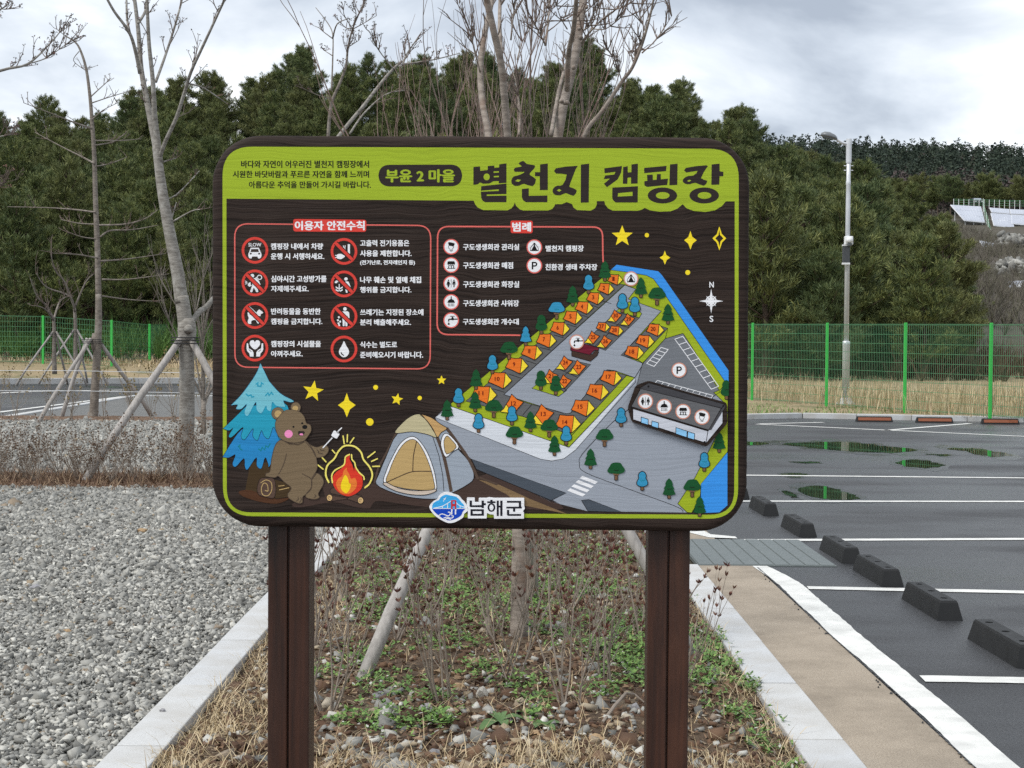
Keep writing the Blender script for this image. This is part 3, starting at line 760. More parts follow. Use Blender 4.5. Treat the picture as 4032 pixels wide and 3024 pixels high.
a = Art(C8, 20)
a.fill(cr([(975,1240),(1040,1280),(1055,1350),(1000,1450),(1012,1490),(975,1512),(900,1505),(865,1470),(900,1330)], True, 4), BR, 0, line=7, lmat=BL)
a.fill(cr([(850,900),(900,930),(980,965),(1050,945),(1100,960),(1105,1010),(1060,1060),(985,1075),(930,1050)], True, 4), BR, 0, line=6, lmat=BL)
a.fill(cr([(610,890),(700,925),(850,890),(950,1000),(985,1110),(985,1200),(930,1300),(925,1400),(870,1460),(835,1490),(832,1545),(790,1555),(700,1510),(678,1460),(715,1395),(640,1330),(580,1270),(540,1285),(450,1270),(452,1240),(490,1220),(510,1080),(550,940)], True, 4), BR, 2, line=7, lmat=BL)
for p in ([(665,1035),(640,1130),(600,1220),(582,1245)],[(830,1245),(890,1275),(930,1310),(925,1390),(880,1445)],[(975,1245),(935,1300)],[(870,915),(930,980),(970,1060)],[(785,1490),(790,1515),(768,1532)],[(815,1495),(822,1518),(802,1545)],[(965,1465),(975,1480),(955,1495)],[(985,990),(1005,1010),(1000,1025),(1050,1035)],[(1020,985),(1035,1000),(1060,995)]): a.stroke(cr(p, False, 3), 8, BL, 4)
a.done('bear_body_picture')
a = Art(C8, 25)
a.fill(ell(575,610,66,64,28), BR, 0, line=5, lmat=BL); a.fill(ell(762,545,52,54,26), BR, 0, line=5, lmat=BL); a.fill(ell(578,615,38,38,20), 'sand', 2); a.fill(ell(758,555,30,28,18), 'sand', 2)
a.fill(cr([(640,585),(720,572),(800,590),(850,640),(875,710),(915,730),(925,790),(890,850),(850,895),(760,918),(660,905),(590,860),(555,780),(555,690)], True, 5), BR, 3, line=5, lmat=BL)
a.fill(ell(688,825,43,42,24), 'pink', 5); a.fill(ell(739,750,11,n=12), 'black', 5); a.fill(ell(831,713,11,n=12), 'black', 5); a.fill(ell(858,752,27,22,18), 'black', 5)
a.fill(cr([(788,800),(820,795),(855,800),(852,825),(825,845),(795,835)], True, 4), 'dark', 5); a.fill(ell(822,830,20,11,14), 'pink', 6); a.stroke([(690,928),(790,935),(850,905)], 9, BL, 5)
a.done('bear_head_picture')
a = Art(C8, 26); a.stroke([(1050,970),(1145,868)], 12, 'white', 0); a.stroke([(1205,800),(1245,762)], 12, 'white', 0)
a.fill(rrect([(1165,780),(1232,820),(1195,882),(1130,845)], 18, 4), 'white', 2, line=5); a.stroke([(1188,782),(1200,815),(1230,822)], 5, 'numline', 4); a.done('marshmallow_picture')
a = Art(C9, 8)
a.fill(rrect([(62,1080),(110,1050),(480,1160),(470,1200),(400,1200),(70,1130)], 20, 3), 'log', 0, line=6); a.fill([(20,1180),(60,1150),(300,1200),(90,1232)], 'log', 2, line=6); a.fill([(280,1200),(400,1140),(480,1180),(470,1262),(420,1250)], 'log', 2, line=6)
for x, y in ((58,1188),(462,1222)): a.fill(ell(x, y, 38, 42, 20), 'cream', 4, line=6); a.stroke(cr([(x,y),(x+10,y-10),(x-8,y-18),(x-20,y+6),(x+6,y+24)], False, 3), 5, 'log', 6)
a.fill(cr([(325,630),(318,690),(360,740),(390,800),(420,850),(470,890),(490,980),(470,1070),(390,1140),(290,1168),(180,1120),(110,1030),(100,920),(150,850),(220,800),(255,730),(275,670)], True, 4), 'fire', 5)
a.fill([(340,660),(362,720),(385,775),(380,845),(355,760),(330,710)], 'black', 6)
a.fill(cr([(285,795),(285,830),(315,880),(340,940),(390,930),(415,1000),(390,1080),(300,1140),(200,1120),(145,1020),(165,950),(225,900),(240,840)], True, 4), 'fire2', 7)
a.fill(cr([(262,890),(300,940),(312,995),(335,1010),(320,1080),(275,1128),(220,1090),(205,1030),(225,960)], True, 4), 'fire3', 8)
for p, w in (([(318,625),(265,660),(245,760),(130,830),(88,900),(97,990)],18),([(345,628),(352,690),(385,730),(400,790),(445,860),(500,910),(508,950)],18),([(48,985),(10,890),(30,770),(120,680),(170,590),(240,520),(320,508),(400,530),(470,600),(500,690),(580,790),(615,890),(580,1000),(520,1055)],22)): a.stroke(cr(p, False, 5), w, 'glow', 9)
for p in ([(235,385),(250,485)],[(292,370),(288,460)],[(375,408),(328,475)],[(95,568),(130,608)],[(650,590),(555,665)],[(680,680),(605,715)],[(620,780),(708,778)],[(-60,640),(12,720)],[(-95,760),(-25,815)]): a.stroke(p, 17, 'glow', 9)
a.done('campfire_picture')
a = Art(C9, 6)
a.stroke([(925,345),(790,620),(690,800),(640,1000)], 26, 'pole', 0, round_=False)
a.fill(cr([(950,345),(1250,250),(1560,290),(1700,520),(1880,730),(1935,930),(1830,1030),(1680,1110),(1500,1190),(1350,1205),(1100,1180),(850,1110),(665,1010),(700,880),(800,640)], True, 3), 'tent', 1, line=8)
a.stroke([(1400,395),(1480,640),(1530,900),(1545,1100)], 8, 'numline', 3)
a.stroke(cr([(1450,380),(1530,600),(1590,850),(1640,1110)], False, 4), 42, 'pole', 4, round_=False); a.stroke(cr([(1580,280),(1720,470),(1870,690),(1990,950)], False, 4), 38, 'pole', 4, round_=False); a.stroke([(2020,930),(2230,1010)], 26, 'pole', 4)
a.fill(cr([(910,345),(1010,210),(1130,120),(1235,100),(1300,160),(1380,270),(1450,405),(1330,365),(1130,330)], True, 4), 'cap', 6, line=8)
a.fill(cr([(1235,100),(1380,145),(1500,230),(1585,285),(1510,340),(1460,400),(1400,290),(1320,180)], True, 4), 'capo', 6.5, line=8)
a.fill(cr([(770,1000),(800,830),(880,650),(980,480),(1100,395),(1200,420),(1320,580),(1400,780),(1440,950),(1440,1090),(1300,1110),(1000,1070)], True, 5), 'white', 6, line=8)
a.fill(cr([(800,990),(840,830),(920,640),(1020,490),(1120,430),(1200,460),(1290,600),(1370,800),(1410,960),(1415,1075),(1250,1090),(1000,1060)], True, 5), 'sand', 8, line=7)
for p in ([(1190,455),(1150,640),(1140,848)],[(805,985),(970,910),(1140,848),(1385,845)]): a.stroke(cr(p, False, 4), 11, 'tnum' if 0 else 'hut', 10)
a.fill(cr([(760,1015),(800,990),(950,1060),(1150,1095),(1350,1090),(1440,1075),(1430,1110),(1300,1150),(1120,1145),(920,1100)], True, 4), 'lip', 11, line=8)
a.fill(cr([(1505,480),(1525,390),(1570,350),(1640,390),(1740,525),(1660,590),(1570,660),(1520,560)], True, 3), 'white', 8, line=8); a.fill(cr([(1545,480),(1560,410),(1590,385),(1640,430),(1705,530),(1580,620)], True, 3), 'sand', 10, line=7)
a.done('large_tent_picture')

# ---- county emblem and lettering: white cut-outs, slightly raised
a = Art(C7, 20)
a.slab(cr([(5,480),(80,380),(160,330),(210,250),(300,195),(400,190),(500,225),(600,260),(660,330),(730,400),(790,520),(770,580),(710,630),(690,700),(600,760),(500,805),(380,812),(260,760),(150,690),(60,600)], True, 4), 'white', 0.004); a.lift = 0.0042
clip_t = [(60,525),(75,430),(150,370),(200,350),(250,280),(340,240),(420,255),(500,270),(560,290),(620,350),(660,400),(700,440),(730,520)]
a.fill(cr(clip_t, False, 3), 'sky', 0); a.fill([(62,530)] + [(732,530)] + cr([(732,530),(680,590),(650,660),(560,720),(430,762),(330,745),(230,690),(130,610),(62,530)], False, 3)[1:-1], 'sea', 0)
a.stroke(cr([(100,515),(250,480),(350,430),(445,370)], False, 3), 14, 'white', 1); a.stroke(cr([(550,400),(600,450),(730,500)], False, 3), 14, 'white', 1); a.stroke([(90,520),(440,520)], 12, 'white', 1.3); a.stroke([(550,520),(730,518)], 12, 'white', 1.3)
for x, y in ((270,480),(375,430),(628,465)): a.stroke([(x, y), (x, 518)], 13, 'white', 1.6)
a.fill([(444,352),(552,352),(552,530),(520,530),(520,478),(478,478),(478,530),(444,530)], 'bred', 2, [[(478,378),(522,378),(522,428),(478,428)]]); a.fill([(448,535),(474,535),(470,642),(444,642)], 'white', 2); a.fill([(524,535),(552,535),(548,642),(522,642)], 'white', 2)
a.fill([(290,315),(318,320),(350,282),(338,318),(330,338),(305,350),(295,385),(285,372),(302,335)], 'white', 2)
for p in ([(200,660),(260,630),(330,650),(390,670),(425,640),(425,600),(390,595)],[(300,715),(360,695),(430,715),(480,705),(490,675),(460,668)],[(330,740),(380,722),(440,745)]): a.stroke(cr(p, False, 4), 18, 'white', 3)
a.done('county_emblem', None, 'white-edged round emblem with red bridge over blue sea')
a = Art(C7, 20)
a.slab(rrect([(765,300),(925,300),(925,390),(1005,390),(1005,305),(1165,305),(1215,290),(1325,305),(1925,305),(1925,470),(1940,520),(1895,580),(1920,600),(1920,728),(1315,728),(1310,645),(1235,640),(1170,612),(1165,722),(785,722),(785,520),(762,500)], 14, 3), 'white', 0.004); a.lift = 0.0042
Z = lambda p, h=(): a.fill(p, 'navy', 0, h)
Z([(820,360),(868,360),(868,455),(1062,452),(1062,360),(1110,360),(1110,412),(1150,412),(1150,455),(1110,455),(1110,512),(1062,512),(1062,494),(838,494),(820,478)]); Z([(838,535),(1110,535),(1110,668),(838,668)], [[(884,575),(1062,575),(1062,628),(884,628)]])
Z([(1238,345),(1285,345),(1285,375),(1345,375),(1345,412),(1178,412),(1178,375),(1238,375)]); Z(ell(1262,500,80,88,28), [ell(1262,500,42,58,24)])
Z([(1368,362),(1412,362),(1412,462),(1440,462),(1440,362),(1486,362),(1486,672),(1440,672),(1440,500),(1412,500),(1412,672),(1368,672)])
Z([(1575,366),(1862,366),(1862,484),(1876,484),(1876,522),(1744,522),(1744,585),(1698,585),(1698,522),(1562,522),(1562,484),(1816,484),(1816,404),(1575,404)]); Z([(1575,548),(1622,548),(1622,632),(1862,632),(1862,670),(1595,670),(1575,650)])
a.done('county_lettering', None, 'raised white cut-out with dark county lettering')

# ================================================================== MATERIALS OF THE PLACE
def make_place_mats():
    m = NT('gravel_stone'); t = m.attr()
    c = m.ramp(t, [(0.0, (0.045, 0.046, 0.046)), (0.25, (0.165, 0.166, 0.16)), (0.55, (0.35, 0.35, 0.335)), (0.86, (0.64, 0.635, 0.60)), (0.93, (0.30, 0.235, 0.15)), (1.0, (0.20, 0.15, 0.12))])
    n = m.noise(m.coord(), 60, 4); m.color(m.mix(m.mix(c, (0.5, 0.5, 0.47), m.math('MULTIPLY', n, 0.18)), (1.0, 0.98, 0.93), 0.8, 'MULTIPLY')); m.rough(0.9)
    m = NT('gravel_base'); n = m.noise(m.coord(), 30, 8, 0.7); v = m.n('ShaderNodeTexVoronoi'); v.inputs['Scale'].default_value = 34; m.l(m.coord(), v.inputs['Vector'])
    c = m.ramp(v.outputs['Color'], [(0.0, (0.06, 0.06, 0.06)), (0.5, (0.17, 0.172, 0.168)), (1.0, (0.32, 0.32, 0.30))]); m.color(m.mix(c, (0.07, 0.07, 0.067), m.math('MULTIPLY', n, 0.8))); m.bump(v.outputs['Distance'], 0.8, 0.02)
    m = NT('soil'); a = m.noise(m.coord(), 5, 6, 0.6); b = m.noise(m.coord(), 60, 6, 0.7)
    c = m.mix((0.055, 0.034, 0.02), (0.16, 0.105, 0.062), m.ramp(b, [(0.3, 0), (0.75, 1)])); c = m.mix(c, (0.30, 0.24, 0.165), m.ramp(a, [(0.55, 0), (0.75, 0.9)])); m.color(c); m.rough(0.95); m.bump(b, 0.9, 0.02)
    m = NT('mulch'); b = m.noise(m.coord(), 14, 7, 0.7); m.color(m.ramp(b, [(0.3, (0.05, 0.028, 0.016)), (0.5, (0.15, 0.085, 0.05)), (0.7, (0.26, 0.19, 0.12))])); m.rough(0.95); m.bump(b, 1.0, 0.04)
    m = NT('granite'); a = m.noise(m.coord(), 260, 3, 0.7); b = m.noise(m.coord(), 3, 5)
    c = m.mix((0.36, 0.37, 0.38), (0.63, 0.645, 0.655), m.ramp(a, [(0.35, 0), (0.65, 1)])); c = m.mix(c, m.mix((0.62, 0.60, 0.55), (0.50, 0.51, 0.52), m.orand()), 0.3); m.color(m.mix(c, (0.34, 0.31, 0.26), m.math('MULTIPLY', m.ramp(b, [(0.42, 0), (0.72, 1)]), 0.6))); m.rough(0.7); m.bump(a, 0.12, 0.002)
    m = NT('beige_concrete'); a = m.noise(m.coord(), 150, 5, 0.85); b = m.noise(m.coord(), 2.6, 7, 0.65); w = m.noise(m.coord((1, 1, 1)), 0.8, 3)
    c = m.mix((0.19, 0.15, 0.11), (0.47, 0.395, 0.30), m.ramp(a, [(0.36, 0), (0.62, 1)])); m.color(m.mix(c, (0.20, 0.165, 0.125), m.ramp(b, [(0.42, 0), (0.68, 0.75)]))); m.rough(m.ramp(b, [(0.3, 0.55), (0.7, 0.85)])); m.bump(a, 0.5, 0.004)
    m = NT('asphalt'); a = m.noise(m.coord(), 75, 6, 0.95); b = m.noise(m.coord((0.45, 1.0, 1)), 0.55, 5, 0.55); s = m.noise(m.coord(), 90, 2, 0.5)
    c = m.mix((0.008, 0.0085, 0.01), (0.066, 0.068, 0.073), m.ramp(a, [(0.4, 0), (0.62, 1)])); c = m.mix(c, (0.13, 0.132, 0.138), m.ramp(s, [(0.66, 0), (0.76, 0.55)])); m.color(m.mix(c, (0.026, 0.027, 0.030), m.ramp(b, [(0.45, 0), (0.6, 0.5)])))
    m.b.inputs['Specular IOR Level'].default_value = 0.5; m.rough(m.ramp(b, [(0.36, 0.75), (0.5, 0.4), (0.64, 0.24)])); m.bump(a, 0.7, 0.006)
    m = NT('wet_asphalt'); a = m.noise(m.coord(), 75, 6, 0.95); m.color(m.mix((0.006, 0.0065, 0.007), (0.035, 0.036, 0.038), a)); m.rough(m.ramp(m.noise(m.coord(), 3, 4), [(0.35, 0.16), (0.7, 0.4)])); m.bump(a, 0.35, 0.004)
    m = NT('road_paint'); a = m.noise(m.coord(), 130, 5, 0.75); b = m.noise(m.coord(), 6, 5)
    c = m.mix((0.76, 0.76, 0.725), (0.55, 0.55, 0.525), m.ramp(b, [(0.35, 0), (0.7, 1)])); m.color(m.mix(c, (0.14, 0.14, 0.135), m.ramp(a, [(0.6, 0), (0.72, 0.75)]))); m.rough(0.62); m.bump(a, 0.35, 0.003)
    m = NT('puddle_water'); m.color((0.012, 0.013, 0.012)); m.rough(0.02); m.b.inputs['Specular IOR Level'].default_value = 0.55; m.bump(m.noise(m.coord(), 3, 2), 0.012, 0.01)
    m = NT('rubber'); a = m.noise(m.coord(), 9, 5); m.color(m.mix((0.008, 0.0085, 0.009), (0.026, 0.027, 0.028), a)); m.b.inputs['Specular IOR Level'].default_value = 0.3; m.rough(m.ramp(a, [(0.3, 0.5), (0.7, 0.7)])); m.bump(m.noise(m.coord(), 160, 3), 0.1, 0.002)
    m = NT('slate_plate'); a = m.noise(m.coord(), 18, 6); m.color(m.mix((0.085, 0.105, 0.105), (0.16, 0.18, 0.178), a)); m.rough(0.5); m.bump(a, 0.2, 0.004)
    m = NT('verge'); a = m.noise(m.coord(), 0.9, 6, 0.65); b = m.noise(m.coord(), 12, 5)
    c = m.mix((0.36, 0.28, 0.165), (0.24, 0.185, 0.105), b); m.color(m.mix(c, (0.085, 0.105, 0.035), m.ramp(a, [(0.5, 0), (0.66, 0.8)]))); m.rough(1); m.bump(b, 0.8, 0.05)
    m = NT('hillside'); a = m.noise(m.coord(), 0.07, 6, 0.6); b = m.noise(m.coord(), 1.2, 6, 0.7)
    c = m.mix((0.05, 0.042, 0.032), (0.105, 0.088, 0.068), b); m.color(m.mix(c, (0.055, 0.052, 0.028), m.ramp(a, [(0.45, 0), (0.6, 0.8)]))); m.rough(1)
    m = NT('straw'); t = m.attr(); m.color(m.ramp(t, [(0, (0.30, 0.215, 0.115)), (0.5, (0.52, 0.405, 0.235)), (1, (0.64, 0.53, 0.35))])); m.rough(0.8)
    m = NT('weed_leaf'); t = m.attr(); m.color(m.ramp(t, [(0, (0.05, 0.11, 0.02)), (0.6, (0.13, 0.25, 0.05)), (0.95, (0.23, 0.34, 0.085)), (1, (0.5, 0.5, 0.44))])); m.rough(0.65)
    m = NT('dock_leaf'); a = m.noise(m.coord(), 20, 4); m.color(m.mix((0.045, 0.10, 0.025), (0.105, 0.19, 0.055), a)); m.rough(0.5)
    m = NT('shrub_bark'); t = m.noise(m.coord(), 25, 4); m.color(m.mix((0.17, 0.135, 0.105), (0.38, 0.325, 0.27), t)); m.rough(0.9)
    m = NT('red_leaf'); t = m.attr(); m.color(m.ramp(t, [(0, (0.075, 0.026, 0.02)), (0.6, (0.15, 0.052, 0.038)), (1, (0.21, 0.12, 0.07))])); m.rough(0.6)
    m = NT('brown_leaf'); t = m.attr(); m.color(m.ramp(t, [(0, (0.11, 0.065, 0.042)), (0.6, (0.185, 0.118, 0.08)), (1, (0.22, 0.16, 0.09))])); m.rough(0.7)
    m = NT('scrub'); t = m.attr(); m.color(m.ramp(t, [(0, (0.085, 0.075, 0.06)), (0.6, (0.155, 0.135, 0.11)), (1, (0.11, 0.115, 0.06))])); m.rough(0.9)
    m = NT('ochre_leaf'); t = m.attr(); m.color(m.ramp(t, [(0, (0.13, 0.10, 0.035)), (1, (0.30, 0.22, 0.07))])); m.rough(0.7)
    m = NT('litter'); t = m.attr(); m.color(m.ramp(t, [(0, (0.06, 0.03, 0.018)), (0.5, (0.17, 0.10, 0.058)), (1, (0.33, 0.24, 0.15))])); m.rough(0.9)
    def bark(name, lo, hi, spot):
        m = NT(name); a = m.noise(m.coord((9, 9, 40)), 1.2, 5, 0.65); b = m.noise(m.coord(), 7, 5, 0.6); c = m.mix(lo, hi, m.ramp(a, [(0.35, 0), (0.65, 1)])); m.color(m.mix(c, spot, m.ramp(b, [(0.52, 0), (0.68, 0.75)]))); m.rough(0.85); m.bump(a, 0.45, 0.006)
    bark('cherry_bark', (0.15, 0.135, 0.115), (0.34, 0.32, 0.285), (0.42, 0.41, 0.375))
    bark('grey_bark', (0.11, 0.092, 0.076), (0.25, 0.215, 0.18), (0.30, 0.27, 0.235))
    bark('maple_bark', (0.17, 0.14, 0.115), (0.36, 0.31, 0.265), (0.24, 0.15, 0.105))
    bark('twig_bark', (0.085, 0.065, 0.052), (0.19, 0.15, 0.125), (0.20, 0.12, 0.095))
    bark('brush_bark', (0.16, 0.10, 0.08), (0.29, 0.21, 0.175), (0.30, 0.25, 0.215))
    bark('pine_bark', (0.055, 0.04, 0.03), (0.12, 0.085, 0.062), (0.16, 0.10, 0.07))
    m = NT('bud'); t = m.attr(); m.color(m.ramp(t, [(0, (0.05, 0.038, 0.028)), (0.7, (0.10, 0.07, 0.05)), (1, (0.30, 0.12, 0.11))])); m.rough(0.7)
    m = NT('prop_wood'); a = m.noise(m.coord((40, 40, 4)), 1, 5, 0.6); b = m.noise(m.coord(), 3, 4); c = m.mix((0.20, 0.185, 0.17), (0.47, 0.445, 0.42), m.ramp(a, [(0.3, 0), (0.65, 1)])); m.color(m.mix(c, m.mix((0.20, 0.165, 0.13), (0.42, 0.40, 0.38), m.orand()), 0.4)); m.rough(0.8); m.bump(a, 0.35, 0.004)
    m = NT('pine_needle'); t = m.attr(); r = m.orand(); c = m.ramp(t, [(0, (0.035, 0.058, 0.018)), (0.5, (0.115, 0.145, 0.042)), (1, (0.235, 0.25, 0.075))]); c2 = m.mix(c, (0.15, 0.14, 0.05), m.ramp(r, [(0.6, 0), (1.0, 0.4)])); m.color(m.mix(c2, (0.05, 0.088, 0.034), m.ramp(r, [(0.0, 0.55), (0.4, 0.0)]))); m.rough(0.7)
    m = NT('ridge_needle'); t = m.attr(); m.color(m.ramp(t, [(0, (0.018, 0.032, 0.022)), (0.7, (0.036, 0.055, 0.034)), (0.86, (0.05, 0.06, 0.034)), (0.92, (0.068, 0.052, 0.050)), (1, (0.08, 0.062, 0.058))])); m.rough(0.9)
    plain('fence_green', (0.045, 0.46, 0.075), 0.42, 0, 0.12, 4)
    plain('lamp_grey', (0.17, 0.18, 0.19), 0.45, 0.2, 0.1, 4); plain('fence_wire', (0.085, 0.25, 0.12), 0.5, 0, 0.15, 4)
    plain('galvanised', (0.62, 0.64, 0.66), 0.38, 0.35, 0.18, 5); plain('white_plastic', (0.72, 0.73, 0.73), 0.45, 0, 0.06, 4); plain('speaker_grille', (0.055, 0.06, 0.065), 0.6, 0, 0.3, 30)
    plain('lens', (0.10, 0.11, 0.115), 0.12); plain('reflector', (0.25, 0.075, 0.03), 0.35, 0, 0.2, 12); plain('tie_strap', (0.014, 0.014, 0.015), 0.7)
    plain('wire', (0.66, 0.67, 0.68), 0.5); plain('panel_cell', (0.40, 0.43, 0.50), 0.3, 0, 0.1, 1); plain('panel_frame', (0.75, 0.77, 0.8), 0.4); plain('car_paint', (0.03, 0.035, 0.04), 0.3); plain('car_glass', (0.30, 0.34, 0.38), 0.1)
    plain('rock_tan', (0.36, 0.245, 0.135), 0.85, 0, 0.4, 14, 0.4); plain('rock_grey', (0.27, 0.265, 0.275), 0.85, 0, 0.35, 16, 0.4); plain('rock_brown', (0.13, 0.075, 0.045), 0.9, 0, 0.45, 16, 0.5); plain('rock_pale', (0.46, 0.43, 0.375), 0.85, 0, 0.3, 14, 0.4)
    plain('stone_pale', (0.42, 0.42, 0.41), 0.9, 0, 0.3, 1.5)
make_place_mats()

# ================================================================== TERRAIN
def sstep(a, b, x):
    t = np.clip((x - a) / (b - a), 0, 1); return t * t * (3 - 2 * t)
HX = [-90, -60, -37, -25, -17, -8, 3, 9, 13, 20, 26, 30, 36, 60]
HZ = [9, 10, 11.2, 13.2, 15.6, 15.6, 16.8, 15.6, 13.2, 10.6, 8.6, 6.8, 4.4, 3.0]
def tz(x, y):
    x = np.asarray(x, float); y = np.asarray(y, float)
    base = -0.06 + 0.62 * sstep(57.5, 62, y) * sstep(2, -2, x) + 0.35 * sstep(40, 50, y) * sstep(-2, 2, x)
    ridge = np.interp(x * 110 / np.maximum(y, 50), HX, HZ)
    main = ridge * np.clip((y - 62) / 48, 0, 1) ** 1.05
    main = np.where(y > 112, main * np.clip(1 - (y - 112) / 160, 0.3, 1), main)
    far = np.interp(y, [0, 100, 180, 276, 290, 320, 400, 520, 640, 2000], [0, 0, 9, 22.5, 25.6, 26.4, 37, 60, 62, 62])
    far = far + 3.5 * np.sin(x * 0.012 + 1.0) * sstep(330, 500, y)
    return base + np.maximum(main, far)
xs = np.unique(np.concatenate([np.arange(-400, -60, 20), np.arange(-60, 62, 2.0), np.arange(60, 420, 20)]))
ys = np.unique(np.concatenate([np.arange(-30, 44, 4), np.arange(44, 124, 2.0), np.arange(124, 340, 6), np.arange(340, 900, 20)]))
X, Y = np.meshgrid(xs, ys); Zt = tz(X, Y)
rngT = np.random.default_rng(3)
Zt = Zt + np.where(Y > 66, rngT.normal(0, 0.15, X.shape), 0)
nx = len(xs); idx = np.arange(X.size).reshape(X.shape)
Fq = np.stack([idx[:-1, :-1], idx[:-1, 1:], idx[1:, 1:], idx[1:, :-1]], -1).reshape(-1, 4)
tag(link('ground', np_mesh('ground', np.stack([X, Y, Zt], -1).reshape(-1, 3), Fq, 'hillside', smooth=True)), kind='structure')

def sheet(name, pts, mat, z=None, thick=0.0, parent=None):
    mb = MB().mat(mat); P3 = [Vector((p[0], p[1], p[2] if z is None and len(p) > 2 else (z or 0.0))) for p in pts]
    b = len(mb.v); mb.v += [tuple(p) for p in P3]
    for t in tessellate_polygon([[Vector((p.x, p.y, 0)) for p in P3]]):
        a, bb, c = (P3[i] for i in t); s = (bb - a).cross(c - a).z
        mb.face([b + i for i in (t if s > 0 else (t[0], t[2], t[1]))])
    o = mb.build(name, parent)
    if parent is None: tag(o, kind='structure')
    return o
def ribbon(name, a, b, w, z, mat, parent, jit=0.004, seed=0):
    """painted stripe from a to b with slightly ragged edges"""
    rnd = random.Random(seed + int(a[0] * 97 + a[1] * 31)); a = Vector(a[:2]); b = Vector(b[:2]); d = b - a; n = max(2, int(d.length / 0.06)); t = d.normalized(); s = Vector((-t.y, t.x))
    L_, R_ = [], []
    for i in range(n + 1):
        p = a + d * i / n; L_.append(p + s * (w/2 + rnd.uniform(-jit, jit))); R_.append(p - s * (w/2 + rnd.uniform(-jit, jit)))
    mb = MB().mat(mat); b0 = len(mb.v); mb.v += [(p.x, p.y, z) for p in L_ + R_]; N = n + 1
    for i in range(n): mb.face((b0+N+i, b0+N+i+1, b0+i+1, b0+i))
    return mb.build(name, parent)

KR0, KR1 = 1.10, 1.305          # right kerb
KL0, KL1 = -1.475, -1.285       # left kerb
BED_N, BED_F = 2.2, 14.6
lot = sheet('parking_lot', [(1.60, 1.0), (26, 1.0), (26, 29.2), tuple(G(2212, 912.6)[:2]), tuple(G(1733.8, 903.5)[:2]), tuple(G(1615, 906)[:2]), (2.2, 32.5), (-2.0, 33.0), (1.60, 24.0)], 'asphalt', 0.0)
sheet('gutter_path', [(KR1, 1.0), (1.71, 1.0), (1.70, 10.62), (KR1, 10.62)], 'beige_concrete', 0.006)
sheet('gutter_path', [(KR1, 12.05), (1.62, 12.05), (1.58, 20.0), (KR1, 20.0)], 'beige_concrete', 0.006)
# drain cover of slate plates
dc = empty('drain_cover', (1.78, 11.33, 0.0)); tag(dc, kind='structure')
mb = MB().mat('slate_plate'); mb.box((-0.47, -0.70, -0.02), (0.50, 0.71, 0.006)); mb.build('bed_plate', dc)
for i in range(9):
    x0 = -0.465 + i * 0.107; mb = MB().mat('slate_plate'); mb.hexa([(x0, -0.69, 0.006), (x0+0.099, -0.69, 0.006), (x0+0.099, 0.69, 0.006), (x0, 0.69, 0.006), (x0+0.003, -0.687, 0.013), (x0+0.096, -0.687, 0.013), (x0+0.096, 0.687, 0.013), (x0+0.003, 0.687, 0.013)]); mb.build('plate', dc)
# painted stripes
def line_px(p, q, w, ext=0.0):
    a = G(*p); b = G(*q); d = (b - a).normalized(); b = b + d * ext
    return ribbon('painted_line', a, b, w, 0.0042, 'road_paint', lot)
line_px((1992, 1467), (2212, 1471), .13, 2); line_px((1745, 1270.5), (2212, 1280), .115, 3); line_px((1590, 1168), (2212, 1165), .12, 4); line_px((1500, 1083), (2212, 1084), .12, 6); line_px((1500, 1026), (2212, 1033), .12, 8)
line_px((1633, 916.5), (2212, 943), .14, 6); line_px((1640, 915.8), (1779, 912.6), .13); line_px((1912, 930), (2096, 915), .13); line_px((1450, 985), (1600, 985), .1)
def wavy_band():
    """the broad edge stripe with its flared corners at the drain cover"""
    mb = MB().mat('road_paint'); rnd = random.Random(5); n = 150; L_, R_ = [], []
    for i in range(n + 1):
        y = 1.0 + (10.60 - 1.0) * i / n; wob = 0.006 * math.sin(y * 2.1) + 0.004 * math.sin(y * 5.3)
        fl = max(0, (y - 9.6) / 1.0) ** 2 * 0.05
        L_.append((1.715 + wob + rnd.uniform(-.003, .003) - fl * .6, y)); R_.append((1.872 + wob * .6 + rnd.uniform(-.004, .004) - fl * 1.7, y))
    mb.v += [(p[0], p[1], 0.0092) for p in L_ + R_]; N = n + 1
    for i in range(n): mb.face((i, N+i, N+i+1, i+1))
    o = mb.build('painted_line', lot)
    mb = MB().mat('road_paint'); q = [(1.44, 12.5), (1.58, 12.15), (1.80, 12.1), (1.80, 12.22), (1.62, 12.35), (1.50, 13.4), (1.38, 13.4)]
    mb.poly([(x, y, 0.0092) for x, y in q]); mb.build('painted_line', lot)
wavy_band()
# asphalt seam: a thin dark ragged joint beside the stripe, with chips on the path
sm = MB().mat('asphalt'); rnd = random.Random(11)
for i in range(190):
    y = 2.0 + i * 0.045; x = 1.708 + 0.006 * math.sin(y * 2.1); w = rnd.uniform(.001, .009); sm.poly([(x - w, y, .0105), (x + .004, y - .02, .0105), (x + .004, y + .026, .0105), (x - w * .7, y + .024, .0105)])
for i in range(16):
    y = rnd.choice((5.6, 6.3, 6.9, 7.0, 8.1, 8.9, 9.9)) + rnd.gauss(0, .12); x = 1.70 - abs(rnd.gauss(0, .022)); r_ = rnd.uniform(.003, .007); sm.hexa([(x-r_, y-r_, .006), (x+r_, y-r_, .006), (x+r_, y+r_*1.4, .006), (x-r_, y+r_, .006), (x-r_*.5, y-r_*.5, .013), (x+r_*.5, y-r_*.6, .015), (x+r_*.4, y+r_*.8, .013), (x-r_*.6, y+r_*.5, .014)])
tag(sm.build('asphalt_crumbs'), 'dark asphalt crumbs along the edge of the beige path', 'crumbs', kind='stuff')

